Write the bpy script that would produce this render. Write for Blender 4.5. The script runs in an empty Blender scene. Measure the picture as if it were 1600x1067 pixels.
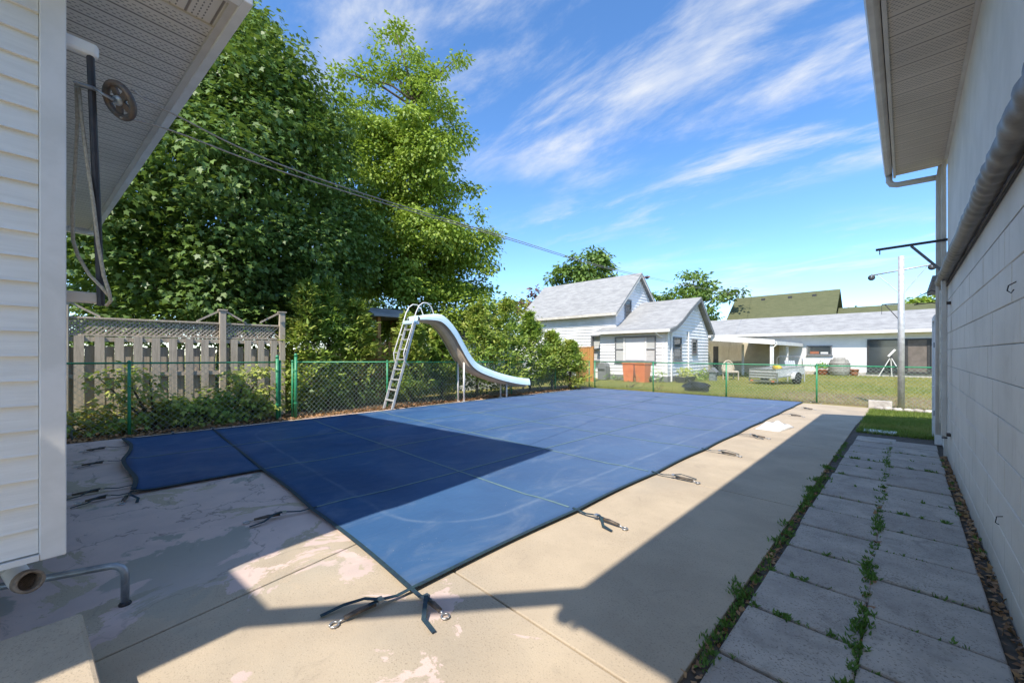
import bpy, math, random
import numpy as np
from mathutils import Vector, Matrix
random.seed(7); rng = np.random.default_rng(11)
R = math.radians
SC = bpy.context.scene
COL = SC.collection

# ------------------------------------------------------------------ camera
H = 1.6
cam_d = bpy.data.cameras.new('camera'); cam = bpy.data.objects.new('camera', cam_d); COL.objects.link(cam)
cam.location = (0, 0, H); cam.rotation_euler = (R(90), 0, R(45))
cam_d.sensor_width = 36; cam_d.lens = 36*615/1600; cam_d.shift_y = 18.5/1600
cam_d.clip_start = .05; cam_d.clip_end = 3000
SC.camera = cam

# ------------------------------------------------------------------ sky, sun, exposure
SUN = Vector((.267, -.753, 1.0)).normalized()
W = bpy.data.worlds.new('World'); SC.world = W; W.use_nodes = True
nt = W.node_tree; nt.nodes.clear()
def wn(t, **k):
    n = nt.nodes.new(t)
    for a, b in k.items(): setattr(n, a, b)
    return n
sky = wn('ShaderNodeTexSky', sky_type='NISHITA', sun_disc=False, sun_elevation=math.asin(SUN.z),
         sun_rotation=math.atan2(SUN.x, SUN.y), air_density=1.0, altitude=900, dust_density=.3, ozone_density=5.0)
hs = wn('ShaderNodeHueSaturation'); hs.inputs['Hue'].default_value = .5; hs.inputs['Saturation'].default_value = 1.12; hs.inputs['Value'].default_value = 1.0
nt.links.new(sky.outputs[0], hs.inputs['Color'])
bg1 = wn('ShaderNodeBackground'); bg1.inputs[1].default_value = .14
nt.links.new(hs.outputs[0], bg1.inputs[0])
bg2 = wn('ShaderNodeBackground'); bg2.inputs[0].default_value = (.93, .96, 1, 1); bg2.inputs[1].default_value = .46
tc = wn('ShaderNodeTexCoord'); sp = wn('ShaderNodeSeparateXYZ'); nt.links.new(tc.outputs['Generated'], sp.inputs[0])
def wmath(op, a, b=None, clamp=False):
    n = wn('ShaderNodeMath', operation=op); n.use_clamp = clamp
    for i, v in enumerate((a, b)):
        if v is None: continue
        if isinstance(v, (int, float)): n.inputs[i].default_value = v
        else: nt.links.new(v, n.inputs[i])
    return n.outputs[0]
zz = wmath('ADD', wmath('MAXIMUM', sp.outputs[2], 0.0), .13)
cb = wn('ShaderNodeCombineXYZ'); nt.links.new(wmath('DIVIDE', sp.outputs[0], zz), cb.inputs[0]); nt.links.new(wmath('DIVIDE', sp.outputs[1], zz), cb.inputs[1])
def wnoise(rot, scl, loc, scale, detail, rough, dist):
    mp = wn('ShaderNodeMapping'); mp.inputs['Rotation'].default_value[2] = R(rot); mp.inputs['Scale'].default_value = scl; mp.inputs['Location'].default_value = loc
    nt.links.new(cb.outputs[0], mp.inputs[0])
    n = wn('ShaderNodeTexNoise'); n.inputs['Scale'].default_value = scale; n.inputs['Detail'].default_value = detail
    n.inputs['Roughness'].default_value = rough; n.inputs['Distortion'].default_value = dist
    nt.links.new(mp.outputs[0], n.inputs['Vector']); return n.outputs['Fac']
n1 = wnoise(-22, (.62, 1.45, 1), (2.3, 5.1, 0), 2.1, 11, .64, .22)
n2 = wnoise(-22, (.8, 1.1, 1), (6.4, 1.2, 0), .95, 5, .55, .2)
def wramp(v, lo, hi):
    n = wn('ShaderNodeMapRange'); n.interpolation_type = 'SMOOTHSTEP'
    nt.links.new(v, n.inputs[0]); n.inputs[1].default_value = lo; n.inputs[2].default_value = hi
    return n.outputs[0]
cl = wmath('MULTIPLY', wramp(n1, .42, .74), wramp(n2, .38, .62))
cl = wmath('MULTIPLY', cl, .95, True)
mx = wn('ShaderNodeMixShader'); nt.links.new(cl, mx.inputs[0]); nt.links.new(bg1.outputs[0], mx.inputs[1]); nt.links.new(bg2.outputs[0], mx.inputs[2])
wo = wn('ShaderNodeOutputWorld'); nt.links.new(mx.outputs[0], wo.inputs[0])

sd = bpy.data.lights.new('sun', 'SUN'); so = bpy.data.objects.new('sun', sd); COL.objects.link(so)
sd.energy = 2.95; sd.angle = R(.53); sd.color = (1, .93, .82)
so.rotation_euler = (-SUN).to_track_quat('-Z', 'Y').to_euler(); so.location = (5, -15, 20)
vs = SC.view_settings; vs.view_transform = 'Standard'; vs.look = 'None'; vs.gamma = 1; vs.exposure = 1.14; vs.use_curve_mapping = False

# ------------------------------------------------------------------ helpers
def px(x, y, d):                     # a point seen at (x, y) of the 1600 px photograph, d metres deep -> world metres
    l = d*(x-800)/615; c = math.sqrt(.5)
    return Vector((-d*c+l*c, d*c+l*c, H-(y-552)*d/615))
def s2l(c):
    return tuple((v/255/12.92 if v/255 <= .04045 else ((v/255+.055)/1.055)**2.4) for v in c)
MATS = {}
class NT:
    def __init__(s, name):
        s.m = bpy.data.materials.new(name); s.m.use_nodes = True; s.t = s.m.node_tree
        s.b = s.t.nodes['Principled BSDF']; s.o = s.t.nodes['Material Output']
        s.g = s.n('ShaderNodeNewGeometry')
        s.pos = s.g.outputs['Position']
    def n(s, t, **k):
        n = s.t.nodes.new(t)
        for a, b in k.items(): setattr(n, a, b)
        return n
    def put(s, v, inp):
        if isinstance(v, bpy.types.NodeSocket): s.t.links.new(v, inp)
        elif isinstance(v, (tuple, list)) and len(v) == 3 and inp.type == 'RGBA': inp.default_value = (*v, 1)
        else: inp.default_value = v
    def noise(s, scale, detail=4, rough=.55, dist=0, vec=None, out='Fac', scl=None):
        v = vec or s.pos
        if scl:
            mp = s.n('ShaderNodeMapping'); mp.inputs['Scale'].default_value = scl; s.put(v, mp.inputs[0]); v = mp.outputs[0]
        n = s.n('ShaderNodeTexNoise'); s.put(v, n.inputs['Vector'])
        for k, w in (('Scale', scale), ('Detail', detail), ('Roughness', rough), ('Distortion', dist)): n.inputs[k].default_value = w
        return n.outputs[out]
    def ramp(s, v, lo, hi, a=0., b=1., smooth=True):
        n = s.n('ShaderNodeMapRange'); n.interpolation_type = 'SMOOTHSTEP' if smooth else 'LINEAR'
        s.put(v, n.inputs[0])
        for i, w in enumerate((lo, hi, a, b)): n.inputs[i+1].default_value = w
        return n.outputs[0]
    def mix(s, f, a, b, mode='MIX'):
        n = s.n('ShaderNodeMix'); n.data_type = 'RGBA'; n.blend_type = mode
        s.put(f, n.inputs[0]); s.put(a, n.inputs[6]); s.put(b, n.inputs[7]); return n.outputs[2]
    def math(s, op, a, b=0.):
        n = s.n('ShaderNodeMath', operation=op); s.put(a, n.inputs[0]); s.put(b, n.inputs[1]); return n.outputs[0]
    def xyz(s, v=None):
        n = s.n('ShaderNodeSeparateXYZ'); s.put(v or s.pos, n.inputs[0]); return n.outputs
    def bump(s, h, strength=.3, dist=.01):
        n = s.n('ShaderNodeBump'); n.inputs['Strength'].default_value = strength; n.inputs['Distance'].default_value = dist
        s.put(h, n.inputs['Height']); s.t.links.new(n.outputs[0], s.b.inputs['Normal'])
    def set(s, **k):
        for a, v in k.items():
            s.put(v, s.b.inputs[{'color': 'Base Color', 'rough': 'Roughness', 'metal': 'Metallic', 'spec': 'Specular IOR Level',
                                 'sheen': 'Sheen Weight', 'coat': 'Coat Weight', 'trans': 'Transmission Weight', 'alpha': 'Alpha', 'drough': 'Diffuse Roughness'}[a]])
        return s.m
def simple(name, c1, c2=None, scale=6, rough=.7, bump=0, bs=60, metal=0, spec=.5, scl=None, lo=.35, hi=.65):
    if name in MATS: return MATS[name]
    t = NT(name); c2 = c2 or tuple(v*.8 for v in c1)
    t.set(color=t.mix(t.ramp(t.noise(scale, 5, .6, .3, scl=scl), lo, hi), c1, c2), rough=rough, metal=metal, spec=spec)
    if bump: t.bump(t.noise(bs, 4, .6, scl=scl), bump, .01)
    MATS[name] = t.m; return t.m
LEAFK = 1.55
def leafmat(name, c1, c2, c3=None, trans=.35, rough=.55, gloss=.03):
    t = NT(name); nodes = t.t.nodes
    c3 = c3 or c1
    c1, c2, c3 = (tuple(min(v*LEAFK, .5) for v in q) for q in (c1, c2, c3))
    r = t.g.outputs['Random Per Island']
    col = t.mix(t.ramp(r, 0, 1, smooth=False), c1, c2)
    col = t.mix(t.ramp(t.noise(.8, 3), .45, .7), col, c3)
    d = t.n('ShaderNodeBsdfDiffuse'); t.put(col, d.inputs[0])
    tr = t.n('ShaderNodeBsdfTranslucent'); t.put(t.mix(.5, col, (.25, .35, .03)), tr.inputs[0])
    g = t.n('ShaderNodeBsdfGlossy'); g.inputs['Roughness'].default_value = rough; g.inputs[0].default_value = (1, 1, 1, 1)
    m1 = t.n('ShaderNodeMixShader'); m1.inputs[0].default_value = trans; t.t.links.new(d.outputs[0], m1.inputs[1]); t.t.links.new(tr.outputs[0], m1.inputs[2])
    m2 = t.n('ShaderNodeMixShader'); m2.inputs[0].default_value = gloss; t.t.links.new(m1.outputs[0], m2.inputs[1]); t.t.links.new(g.outputs[0], m2.inputs[2])
    t.t.links.new(m2.outputs[0], t.o.inputs[0]); MATS[name] = t.m; return t.m

ORG = {}
def reg(o, org): ORG[o.name] = Vector(org)
def org(p): return ORG[p.name] if p else Vector((0, 0, 0))
def tag(o, label, cat, group=None, kind=None):
    if label: o['label'] = label
    if cat: o['category'] = cat
    if group: o['group'] = group
    if kind: o['kind'] = kind
    return o
def thing(name, label, cat, loc=(0, 0, 0), group=None):
    o = bpy.data.objects.new(name, None); COL.objects.link(o); o.location = loc; reg(o, loc)
    o.empty_display_size = .1
    return tag(o, label, cat, group)
def link(name, me, parent=None, loc=(0, 0, 0), rot=None):
    o = bpy.data.objects.new(name, me); COL.objects.link(o); o.location = Vector(loc) - org(parent)
    if rot: o.rotation_euler = rot
    o.parent = parent; reg(o, loc); return o
class MB:
    def __init__(s): s.v = []; s.f = []
    def add(s, vs, fs):
        b = len(s.v); s.v += [tuple(v) for v in vs]; s.f += [tuple(i+b for i in f) for f in fs]; return s
    def obox(s, o, a, b, c):
        o, a, b, c = map(Vector, (o, a, b, c))
        if a.cross(b).dot(c) < 0: a, b = b, a
        vs = [o, o+a, o+a+b, o+b, o+c, o+a+c, o+a+b+c, o+b+c]
        return s.add(vs, [(3, 2, 1, 0), (4, 5, 6, 7), (0, 1, 5, 4), (1, 2, 6, 5), (2, 3, 7, 6), (3, 0, 4, 7)])
    def box(s, x0, x1, y0, y1, z0, z1): return s.obox((x0, y0, z0), (x1-x0, 0, 0), (0, y1-y0, 0), (0, 0, z1-z0))
    def prism(s, poly, vec):
        n = len(poly); p = [Vector(q) for q in poly]; vec = Vector(vec)
        nr = sum((p[i].cross(p[(i+1) % n]) for i in range(n)), Vector())
        if nr.dot(vec) > 0: p = p[::-1]
        return s.add(p+[q+vec for q in p], [tuple(range(n)), tuple(range(2*n-1, n-1, -1))]+[(i, i+n, (i+1) % n+n, (i+1) % n) for i in range(n)])
    def tube(s, pts, r, n=8, cap=True, flat=1.0):
        pts = [Vector(p) for p in pts]; k = len(pts); rs = r if isinstance(r, (list, tuple)) else [r]*k
        vs = []; prev = None
        for i, p in enumerate(pts):
            t = (pts[min(i+1, k-1)]-pts[max(i-1, 0)]).normalized()
            if prev is None:
                u = t.cross(Vector((0, 0, 1)) if abs(t.z) < .9 else Vector((1, 0, 0))).normalized()
            else: u = (prev - t*prev.dot(t)).normalized()
            prev = u; w = t.cross(u)
            for j in range(n):
                a = 2*math.pi*j/n; vs.append(p+(u*math.cos(a)+w*math.sin(a)*flat)*rs[i])
        fs = [(i*n+j, i*n+(j+1) % n, (i+1)*n+(j+1) % n, (i+1)*n+j) for i in range(k-1) for j in range(n)]
        if cap: fs += [tuple(range(n-1, -1, -1)), tuple((k-1)*n+j for j in range(n))]
        return s.add(vs, fs)
    def lathe(s, c, prof, n=16, axis=(0, 0, 1)):
        ax = Vector(axis).normalized(); u = ax.orthogonal().normalized(); w = ax.cross(u); c = Vector(c)
        vs = [c+ax*z+(u*math.cos(2*math.pi*j/n)+w*math.sin(2*math.pi*j/n))*r for r, z in prof for j in range(n)]
        k = len(prof)
        fs = [(i*n+j, i*n+(j+1) % n, (i+1)*n+(j+1) % n, (i+1)*n+j) for i in range(k-1) for j in range(n)]
        fs += [tuple(range(n-1, -1, -1)), tuple((k-1)*n+j for j in range(n))]
        return s.add(vs, fs)
    def ribbon(s, pts, w, th, up=(0, 0, 1)):
        pts = [Vector(p) for p in pts]; k = len(pts); vs = []
        for i, p in enumerate(pts):
            t = (pts[min(i+1, k-1)]-pts[max(i-1, 0)]).normalized(); u = t.cross(Vector(up)).normalized(); n = u.cross(t)
            for a, b in ((-1, 0), (1, 0), (1, 1), (-1, 1)): vs.append(p+u*a*w/2+n*b*th)
        fs = [(i*4+j, i*4+(j+1) % 4, i*4+4+(j+1) % 4, i*4+4+j) for i in range(k-1) for j in range(4)]
        fs += [(3, 2, 1, 0), tuple((k-1)*4+j for j in range(4))]
        return s.add(vs, fs)
    def mesh(s, name, mat, o=(0, 0, 0), smooth=False):
        me = bpy.data.meshes.new(name); o = Vector(o)
        me.from_pydata([tuple(Vector(v)-o) for v in s.v], [], s.f); me.update()
        if smooth: me.polygons.foreach_set('use_smooth', [True]*len(me.polygons))
        me.materials.append(mat); return me
    def build(s, name, mat, parent=None, smooth=False, bevel=0, loc=None):
        loc = Vector(loc) if loc is not None else org(parent)
        ob = link(name, s.mesh(name, mat, loc, smooth), parent, loc)
        if bevel:
            m = ob.modifiers.new('bevel', 'BEVEL'); m.width = bevel; m.segments = 2; m.limit_method = 'ANGLE'
        return ob
def struct(o): o['kind'] = 'structure'; return o
def npmesh(name, V, F, mat, smooth=False):
    me = bpy.data.meshes.new(name); nv = len(V); k = F.shape[1]
    me.vertices.add(nv); me.vertices.foreach_set('co', np.ascontiguousarray(V, dtype=np.float32).ravel())
    me.loops.add(F.size); me.loops.foreach_set('vertex_index', np.ascontiguousarray(F, dtype=np.int32).ravel())
    me.polygons.add(len(F)); me.polygons.foreach_set('loop_start', np.arange(len(F), dtype=np.int32)*k)
    me.update(calc_edges=True); me.materials.append(mat)
    if smooth: me.polygons.foreach_set('use_smooth', [True]*len(F))
    return me
def nrm(a): return a/np.maximum(np.linalg.norm(a, axis=1, keepdims=True), 1e-6)
# leaf templates: flat outline as a fan of quads / one n-gon each (x across, y along, z bend)
T_LEAF = (np.array([[0, 0, 0], [.32, .35, .05], [0, 1, -.08], [-.32, .35, .05]]), np.array([[0, 1, 2, 3]]))
T_MAPLE = (np.array([[0, 0, 0], [.34, -.02, .0], [.28, .2, .03], [.58, .48, -.05], [.24, .52, .02], [0, 1, -.12], [-.24, .52, .02], [-.58, .48, -.05], [-.28, .2, .03], [-.34, -.02, 0]]),
           np.array([[0, 1, 2, 3, 4, 5, 6, 7, 8, 9]]))
T_BLADE = (np.array([[-.06, 0, 0], [.06, 0, 0], [.035, .6, .06], [0, 1, .2]]), np.array([[0, 1, 2, 3]]))
T_SPRAY = (np.array([[0, 0, 0], [.16, .3, .02], [.1, .7, 0], [0, 1, -.1], [-.1, .7, 0], [-.16, .3, .02]]), np.array([[0, 1, 2, 3, 4, 5]]))
def leaves(name, P, size, nor, mat, tmpl=T_LEAF, parent=None, along=None, jitter=.35):
    N = len(P); T, F = tmpl
    n = nrm(nor + rng.normal(size=(N, 3))*jitter)
    a = along if along is not None else rng.normal(size=(N, 3))
    t = nrm(a - n*np.sum(a*n, axis=1, keepdims=True)); b = np.cross(t, n)
    s = (np.asarray(size)*rng.uniform(.65, 1.25, N))[:, None, None] if np.ndim(size) == 0 else size[:, None, None]
    V = P[:, None, :] + s*(T[None, :, 0:1]*b[:, None, :] + T[None, :, 1:2]*t[:, None, :] + T[None, :, 2:3]*n[:, None, :])
    K = len(T); FF = (F[None] + (np.arange(N)*K)[:, None, None]).reshape(-1, F.shape[1])
    o = np.array(org(parent))
    ob = link(name, npmesh(name, V.reshape(-1, 3)-o, FF, mat), parent, o)
    return ob
def blob_clusters(blobs, dens, inner=.25, squash=.8):
    C = []; O = []
    for (c, r) in blobs:
        m = max(6, int(dens*r*r))
        u = nrm(rng.normal(size=(m, 3))); rad = np.where(rng.random(m) < inner, rng.uniform(.3, .8, m), rng.uniform(.8, 1.08, m))
        u2 = u*np.array([1, 1, squash]); C.append(np.array(c)+u2*(rad*r)[:, None]); O.append(u)
    return np.concatenate(C), np.concatenate(O)
def crown(name, blobs, dens, per, crad, lsize, mat, tmpl, parent, droop=.5, inner=.25, flat=.45):
    C, O = blob_clusters(blobs, dens, inner)
    N = len(C)
    Ci = np.repeat(C, per, 0); Oi = np.repeat(O, per, 0)
    off = rng.normal(size=(N*per, 3))*crad*np.array([1, 1, flat])
    P = Ci+off
    nor = Oi*.55+np.array([0, 0, .75])
    al = nrm(off+Oi*.4)+np.array([0, 0, -droop])
    return leaves(name, P, lsize, nor, mat, tmpl, parent, al, .4)
# ------------------------------------------------------------------ materials
def m_ground():
    t = NT('lawn_ground'); x, y, z = t.xyz()
    g = t.mix(t.ramp(t.noise(1.1, 5, .65), .35, .65), (.12, .17, .03), (.30, .27, .08))
    g = t.mix(t.ramp(t.noise(.22, 3), .42, .6), g, (.36, .29, .10))
    g = t.mix(t.math('MULTIPLY', t.ramp(t.noise(9, 4, .7), .4, .7), .55), g, (.07, .10, .02))
    near = t.ramp(t.math('ADD', y, t.math('MULTIPLY', t.noise(.7, 4), 3.0)), 21.5, 23.2, 1, 0)
    right = t.ramp(t.math('ADD', x, t.math('MULTIPLY', t.noise(.5, 3), 2.0)), -4.2, -2.2)
    dirt = t.mix(t.ramp(t.noise(6, 5, .7), .35, .65), (.30, .225, .14), (.19, .135, .08))
    beyond = t.ramp(y, 15.9, 16.3)
    f = t.math('MULTIPLY', t.math('MULTIPLY', near, right), beyond)
    t.set(color=t.mix(t.math('MULTIPLY', f, .85), g, dirt), rough=.95, spec=.1); t.bump(t.noise(40, 5, .7), .7, .03); return t.m
def m_concrete(name, pink=True):
    t = NT(name); x, y, z = t.xyz()
    c = t.mix(t.ramp(t.noise(1.3, 6, .6), .3, .7), (.53, .435, .315), (.43, .35, .255))
    c = t.mix(t.math('MULTIPLY', t.ramp(t.noise(.5, 4), .5, .7), .5), c, (.36, .32, .26))
    sp = t.math('ADD', t.noise(88, 3, .6), t.math('MULTIPLY', t.noise(1.1, 6, .75), .3))
    c = t.mix(t.ramp(sp, .72, .82, 0, .6), c, (.25, .205, .155))
    c = t.mix(t.ramp(t.noise(150, 3, .6), .55, .68, 0, .35), c, (.34, .28, .21))
    c = t.mix(t.ramp(t.noise(5, 7, .75, .6), .56, .7, 0, .35), c, (.30, .25, .19))
    if pink:
        left = t.ramp(x, -4.4, -2.4, 1, 0)
        msk = t.ramp(t.math('ADD', t.noise(1.15, 9, .66, .7), t.math('MULTIPLY', left, .17)), .585, .605)
        pc = t.mix(t.ramp(t.noise(3, 5), .3, .7), (.68, .52, .46), (.58, .45, .41))
        c = t.mix(t.math('MULTIPLY', msk, .85), c, pc)
        scr = t.ramp(t.noise(3.2, 8, .72, 1.2, scl=(1, 1.9, 1)), .60, .66)
        c = t.mix(t.math('MULTIPLY', t.math('MULTIPLY', scr, left), .6), c, (.26, .22, .19))
        gp = t.ramp(t.noise(.62, 7, .6, .5, vec=None), .57, .59)
        c = t.mix(t.math('MULTIPLY', t.math('MULTIPLY', gp, left), .9), c, (.33, .32, .27))
        v = t.n('ShaderNodeTexVoronoi', feature='DISTANCE_TO_EDGE'); v.inputs['Scale'].default_value = .42
        mp = t.n('ShaderNodeVectorMath', operation='ADD'); t.put(t.pos, mp.inputs[0]); t.put(t.noise(1.4, 5, .6, out='Color'), mp.inputs[1])
        t.put(mp.outputs[0], v.inputs['Vector'])
        c = t.mix(t.math('MULTIPLY', t.ramp(v.outputs['Distance'], .0, .006, .5, 0), left), c, (.10, .09, .08))
    t.set(color=c, rough=.88, spec=.25); t.bump(t.math('ADD', t.noise(90, 4, .7), t.math('MULTIPLY', t.noise(7, 4), .5)), .35, .006); return t.m
def m_paver():
    t = NT('paver_concrete')
    oi = t.n('ShaderNodeObjectInfo')
    c = t.mix(t.ramp(t.noise(3, 6, .65), .3, .7), (.56, .49, .41), (.40, .35, .30))
    c = t.mix(t.math('MULTIPLY', oi.outputs['Random'], .5), c, (.36, .305, .26))
    c = t.mix(t.ramp(t.math('ADD', t.noise(80, 2, .6), t.math('MULTIPLY', t.noise(4, 5, .7), .3)), .72, .82, 0, .65), c, (.15, .13, .11))
    c = t.mix(t.ramp(t.noise(4.5, 8, .7, .5), .5, .66, 0, .4), c, (.24, .21, .175))
    c = t.mix(t.ramp(t.noise(30, 2), .68, .74, 0, .5), c, (.55, .5, .45))
    c = t.mix(t.ramp(t.noise(1.7, 7, .7, .8), .6, .7, 0, .5), c, (.17, .16, .14))
    t.set(color=c, rough=.9, spec=.2); t.bump(t.noise(70, 4, .7), .45, .006); return t.m
def m_cover():
    t = NT('cover_fabric')
    c = t.mix(t.ramp(t.noise(.55, 5, .6, .4), .3, .7), (.022, .072, .178), (.033, .10, .225))
    dust = t.ramp(t.noise(1.6, 8, .7, 1.0, scl=(1, .55, 1)), .48, .80)
    c = t.mix(t.math('MULTIPLY', dust, .45), c, (.19, .24, .31))
    x, y, z = t.xyz()
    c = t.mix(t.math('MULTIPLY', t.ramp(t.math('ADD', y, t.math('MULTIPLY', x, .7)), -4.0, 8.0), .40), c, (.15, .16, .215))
    ab = lambda v, o, h: t.math('SUBTRACT', t.math('ABSOLUTE', t.math('ADD', v, o)), h)
    wob = t.math('MULTIPLY', t.noise(1.1, 3), .10)
    qx = t.math('ADD', ab(x, 6.2, 2.5), wob); qy = t.math('ADD', ab(y, -8.35, 5.6), wob)
    ln = t.math('SQRT', t.math('ADD', t.math('POWER', t.math('MAXIMUM', qx, 0.), 2.), t.math('POWER', t.math('MAXIMUM', qy, 0.), 2.)))
    sd_ = t.math('ABSOLUTE', t.math('SUBTRACT', t.math('ADD', ln, t.math('MINIMUM', t.math('MAXIMUM', qx, qy), 0.)), .95))
    c = t.mix(t.math('MULTIPLY', t.ramp(sd_, .0, .045, .17, 0), t.ramp(t.noise(2.5, 5, .7), .3, .6)), c, (.30, .36, .42))
    c = t.mix(t.ramp(t.noise(55, 2, .5), .74, .78, 0, .5), c, (.4, .4, .38))
    c = t.mix(t.ramp(t.noise(.9, 8, .7, 1.5), .62, .75, 0, .35), c, (.015, .035, .09))
    t.set(color=c, rough=t.ramp(t.noise(1.2, 6, .6), .3, .7, .45, .6), spec=.14, drough=1.0)
    t.bump(t.math('ADD', t.noise(2.2, 4, .5, .6), t.math('ADD', t.math('MULTIPLY', t.noise(160, 2), .06), t.math('MULTIPLY', t.noise(3.2, 5, .6, 1.2, scl=(1.6, .5, 1)), .6))), .3, .03); return t.m
def m_planks(name, c1, c2, c3, ax=(14, 14, 1.2), rough=.85):
    t = NT(name); oi = t.n('ShaderNodeObjectInfo')
    c = t.mix(t.ramp(t.noise(2.0, 6, .65, .4, scl=ax), .3, .7), c1, c2)
    c = t.mix(t.math('MULTIPLY', oi.outputs['Random'], .55), c, c3)
    t.set(color=c, rough=rough, spec=.2); t.bump(t.noise(4, 5, .6, scl=ax), .3, .006); return t.m
def m_shingle(name, c1, c2, row=.15):
    t = NT(name); x, y, z = t.xyz()
    rows = t.math('FRACT', t.math('DIVIDE', z, row*.6))
    c = t.mix(t.ramp(t.noise(1.6, 6, .7, scl=(1, 1, 5)), .3, .7), c1, c2)
    c = t.mix(t.ramp(t.noise(14, 3, .6, scl=(1, 1, 3)), .45, .65, 0, .55), c, tuple(v*.72 for v in c1))
    c = t.mix(t.ramp(rows, .0, .16, .4, 0), c, tuple(v*.35 for v in c1))
    t.set(color=c, rough=.92, spec=.2); t.bump(t.math('ADD', rows, t.noise(60, 3)), .4, .01); return t.m
def m_soffit(name, col, dirv, across, pitch=.135, nsub=5.0):
    # vented soffit: rows of small slots between plain ribs; dirv runs along a panel, across over the panels
    t = NT(name)
    def dot(v):
        n = t.n('ShaderNodeVectorMath', operation='DOT_PRODUCT'); t.put(t.pos, n.inputs[0]); n.inputs[1].default_value = v; return n.outputs['Value']
    u = dot(dirv); v = dot(across)
    fv = t.math('FRACT', t.math('DIVIDE', v, pitch)); rib = t.math('MULTIPLY', t.ramp(fv, .0, .004/pitch), t.ramp(fv, .012/pitch, .02/pitch, 1, 0))
    sub = t.math('FRACT', t.math('MULTIPLY', fv, nsub)); sl = t.math('MULTIPLY', t.ramp(sub, .34, .38), t.ramp(sub, .62, .66, 1, 0))
    zone = t.math('MULTIPLY', t.ramp(fv, .2, .21), t.ramp(fv, .8, .81, 1, 0))
    off = t.math('MULTIPLY', t.math('FLOOR', t.math('MULTIPLY', fv, nsub)), .5)
    fu = t.math('FRACT', t.math('ADD', t.math('DIVIDE', u, .034), off)); su = t.math('MULTIPLY', t.ramp(fu, .1, .14), t.ramp(fu, .62, .66, 1, 0))
    slot = t.math('MULTIPLY', t.math('MULTIPLY', sl, zone), su)
    c = t.mix(t.ramp(t.noise(1.5, 5), .3, .7), col, tuple(w*.86 for w in col))
    c = t.mix(t.math('MULTIPLY', slot, .8), c, (.09, .08, .07)); c = t.mix(t.math('MULTIPLY', rib, .8), c, (.12, .10, .09))
    t.set(color=c, rough=.5, spec=.35); t.bump(t.math('SUBTRACT', 1.0, rib), .5, .006); return t.m
def m_blockpaint():
    t = NT('painted_block'); x, y, z = t.xyz()
    c = t.mix(t.ramp(t.noise(1.5, 6, .6), .3, .75), (.79, .715, .62), (.69, .62, .53))
    c = t.mix(t.math('MULTIPLY', t.ramp(t.noise(2.2, 6, .7, .5, scl=(1, 1, .5)), .55, .75), .5), c, (.56, .48, .39))
    c = t.mix(t.ramp(t.noise(16, 6, .8), .60, .70, 0, .5), c, (.42, .37, .31))
    c = t.mix(t.math('MULTIPLY', t.ramp(t.noise(3.0, 6, .7, scl=(1, 3.5, .25)), .55, .72), .45), c, (.50, .44, .36))
    low = t.ramp(t.math('ADD', z, t.math('MULTIPLY', t.noise(3, 4), .5)), .2, .6, .55, 0)
    c = t.mix(low, c, (.34, .31, .27))
    t.set(color=c, rough=.65, spec=.35); t.bump(t.math('ADD', t.noise(60, 4, .7), t.noise(9, 3)), .3, .008); return t.m
def m_glass(name='window_glass', c=(.05, .06, .065)):
    t = NT(name); t.set(color=c, rough=.06, spec=.8); MATS[name] = t.m; return t.m
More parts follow.
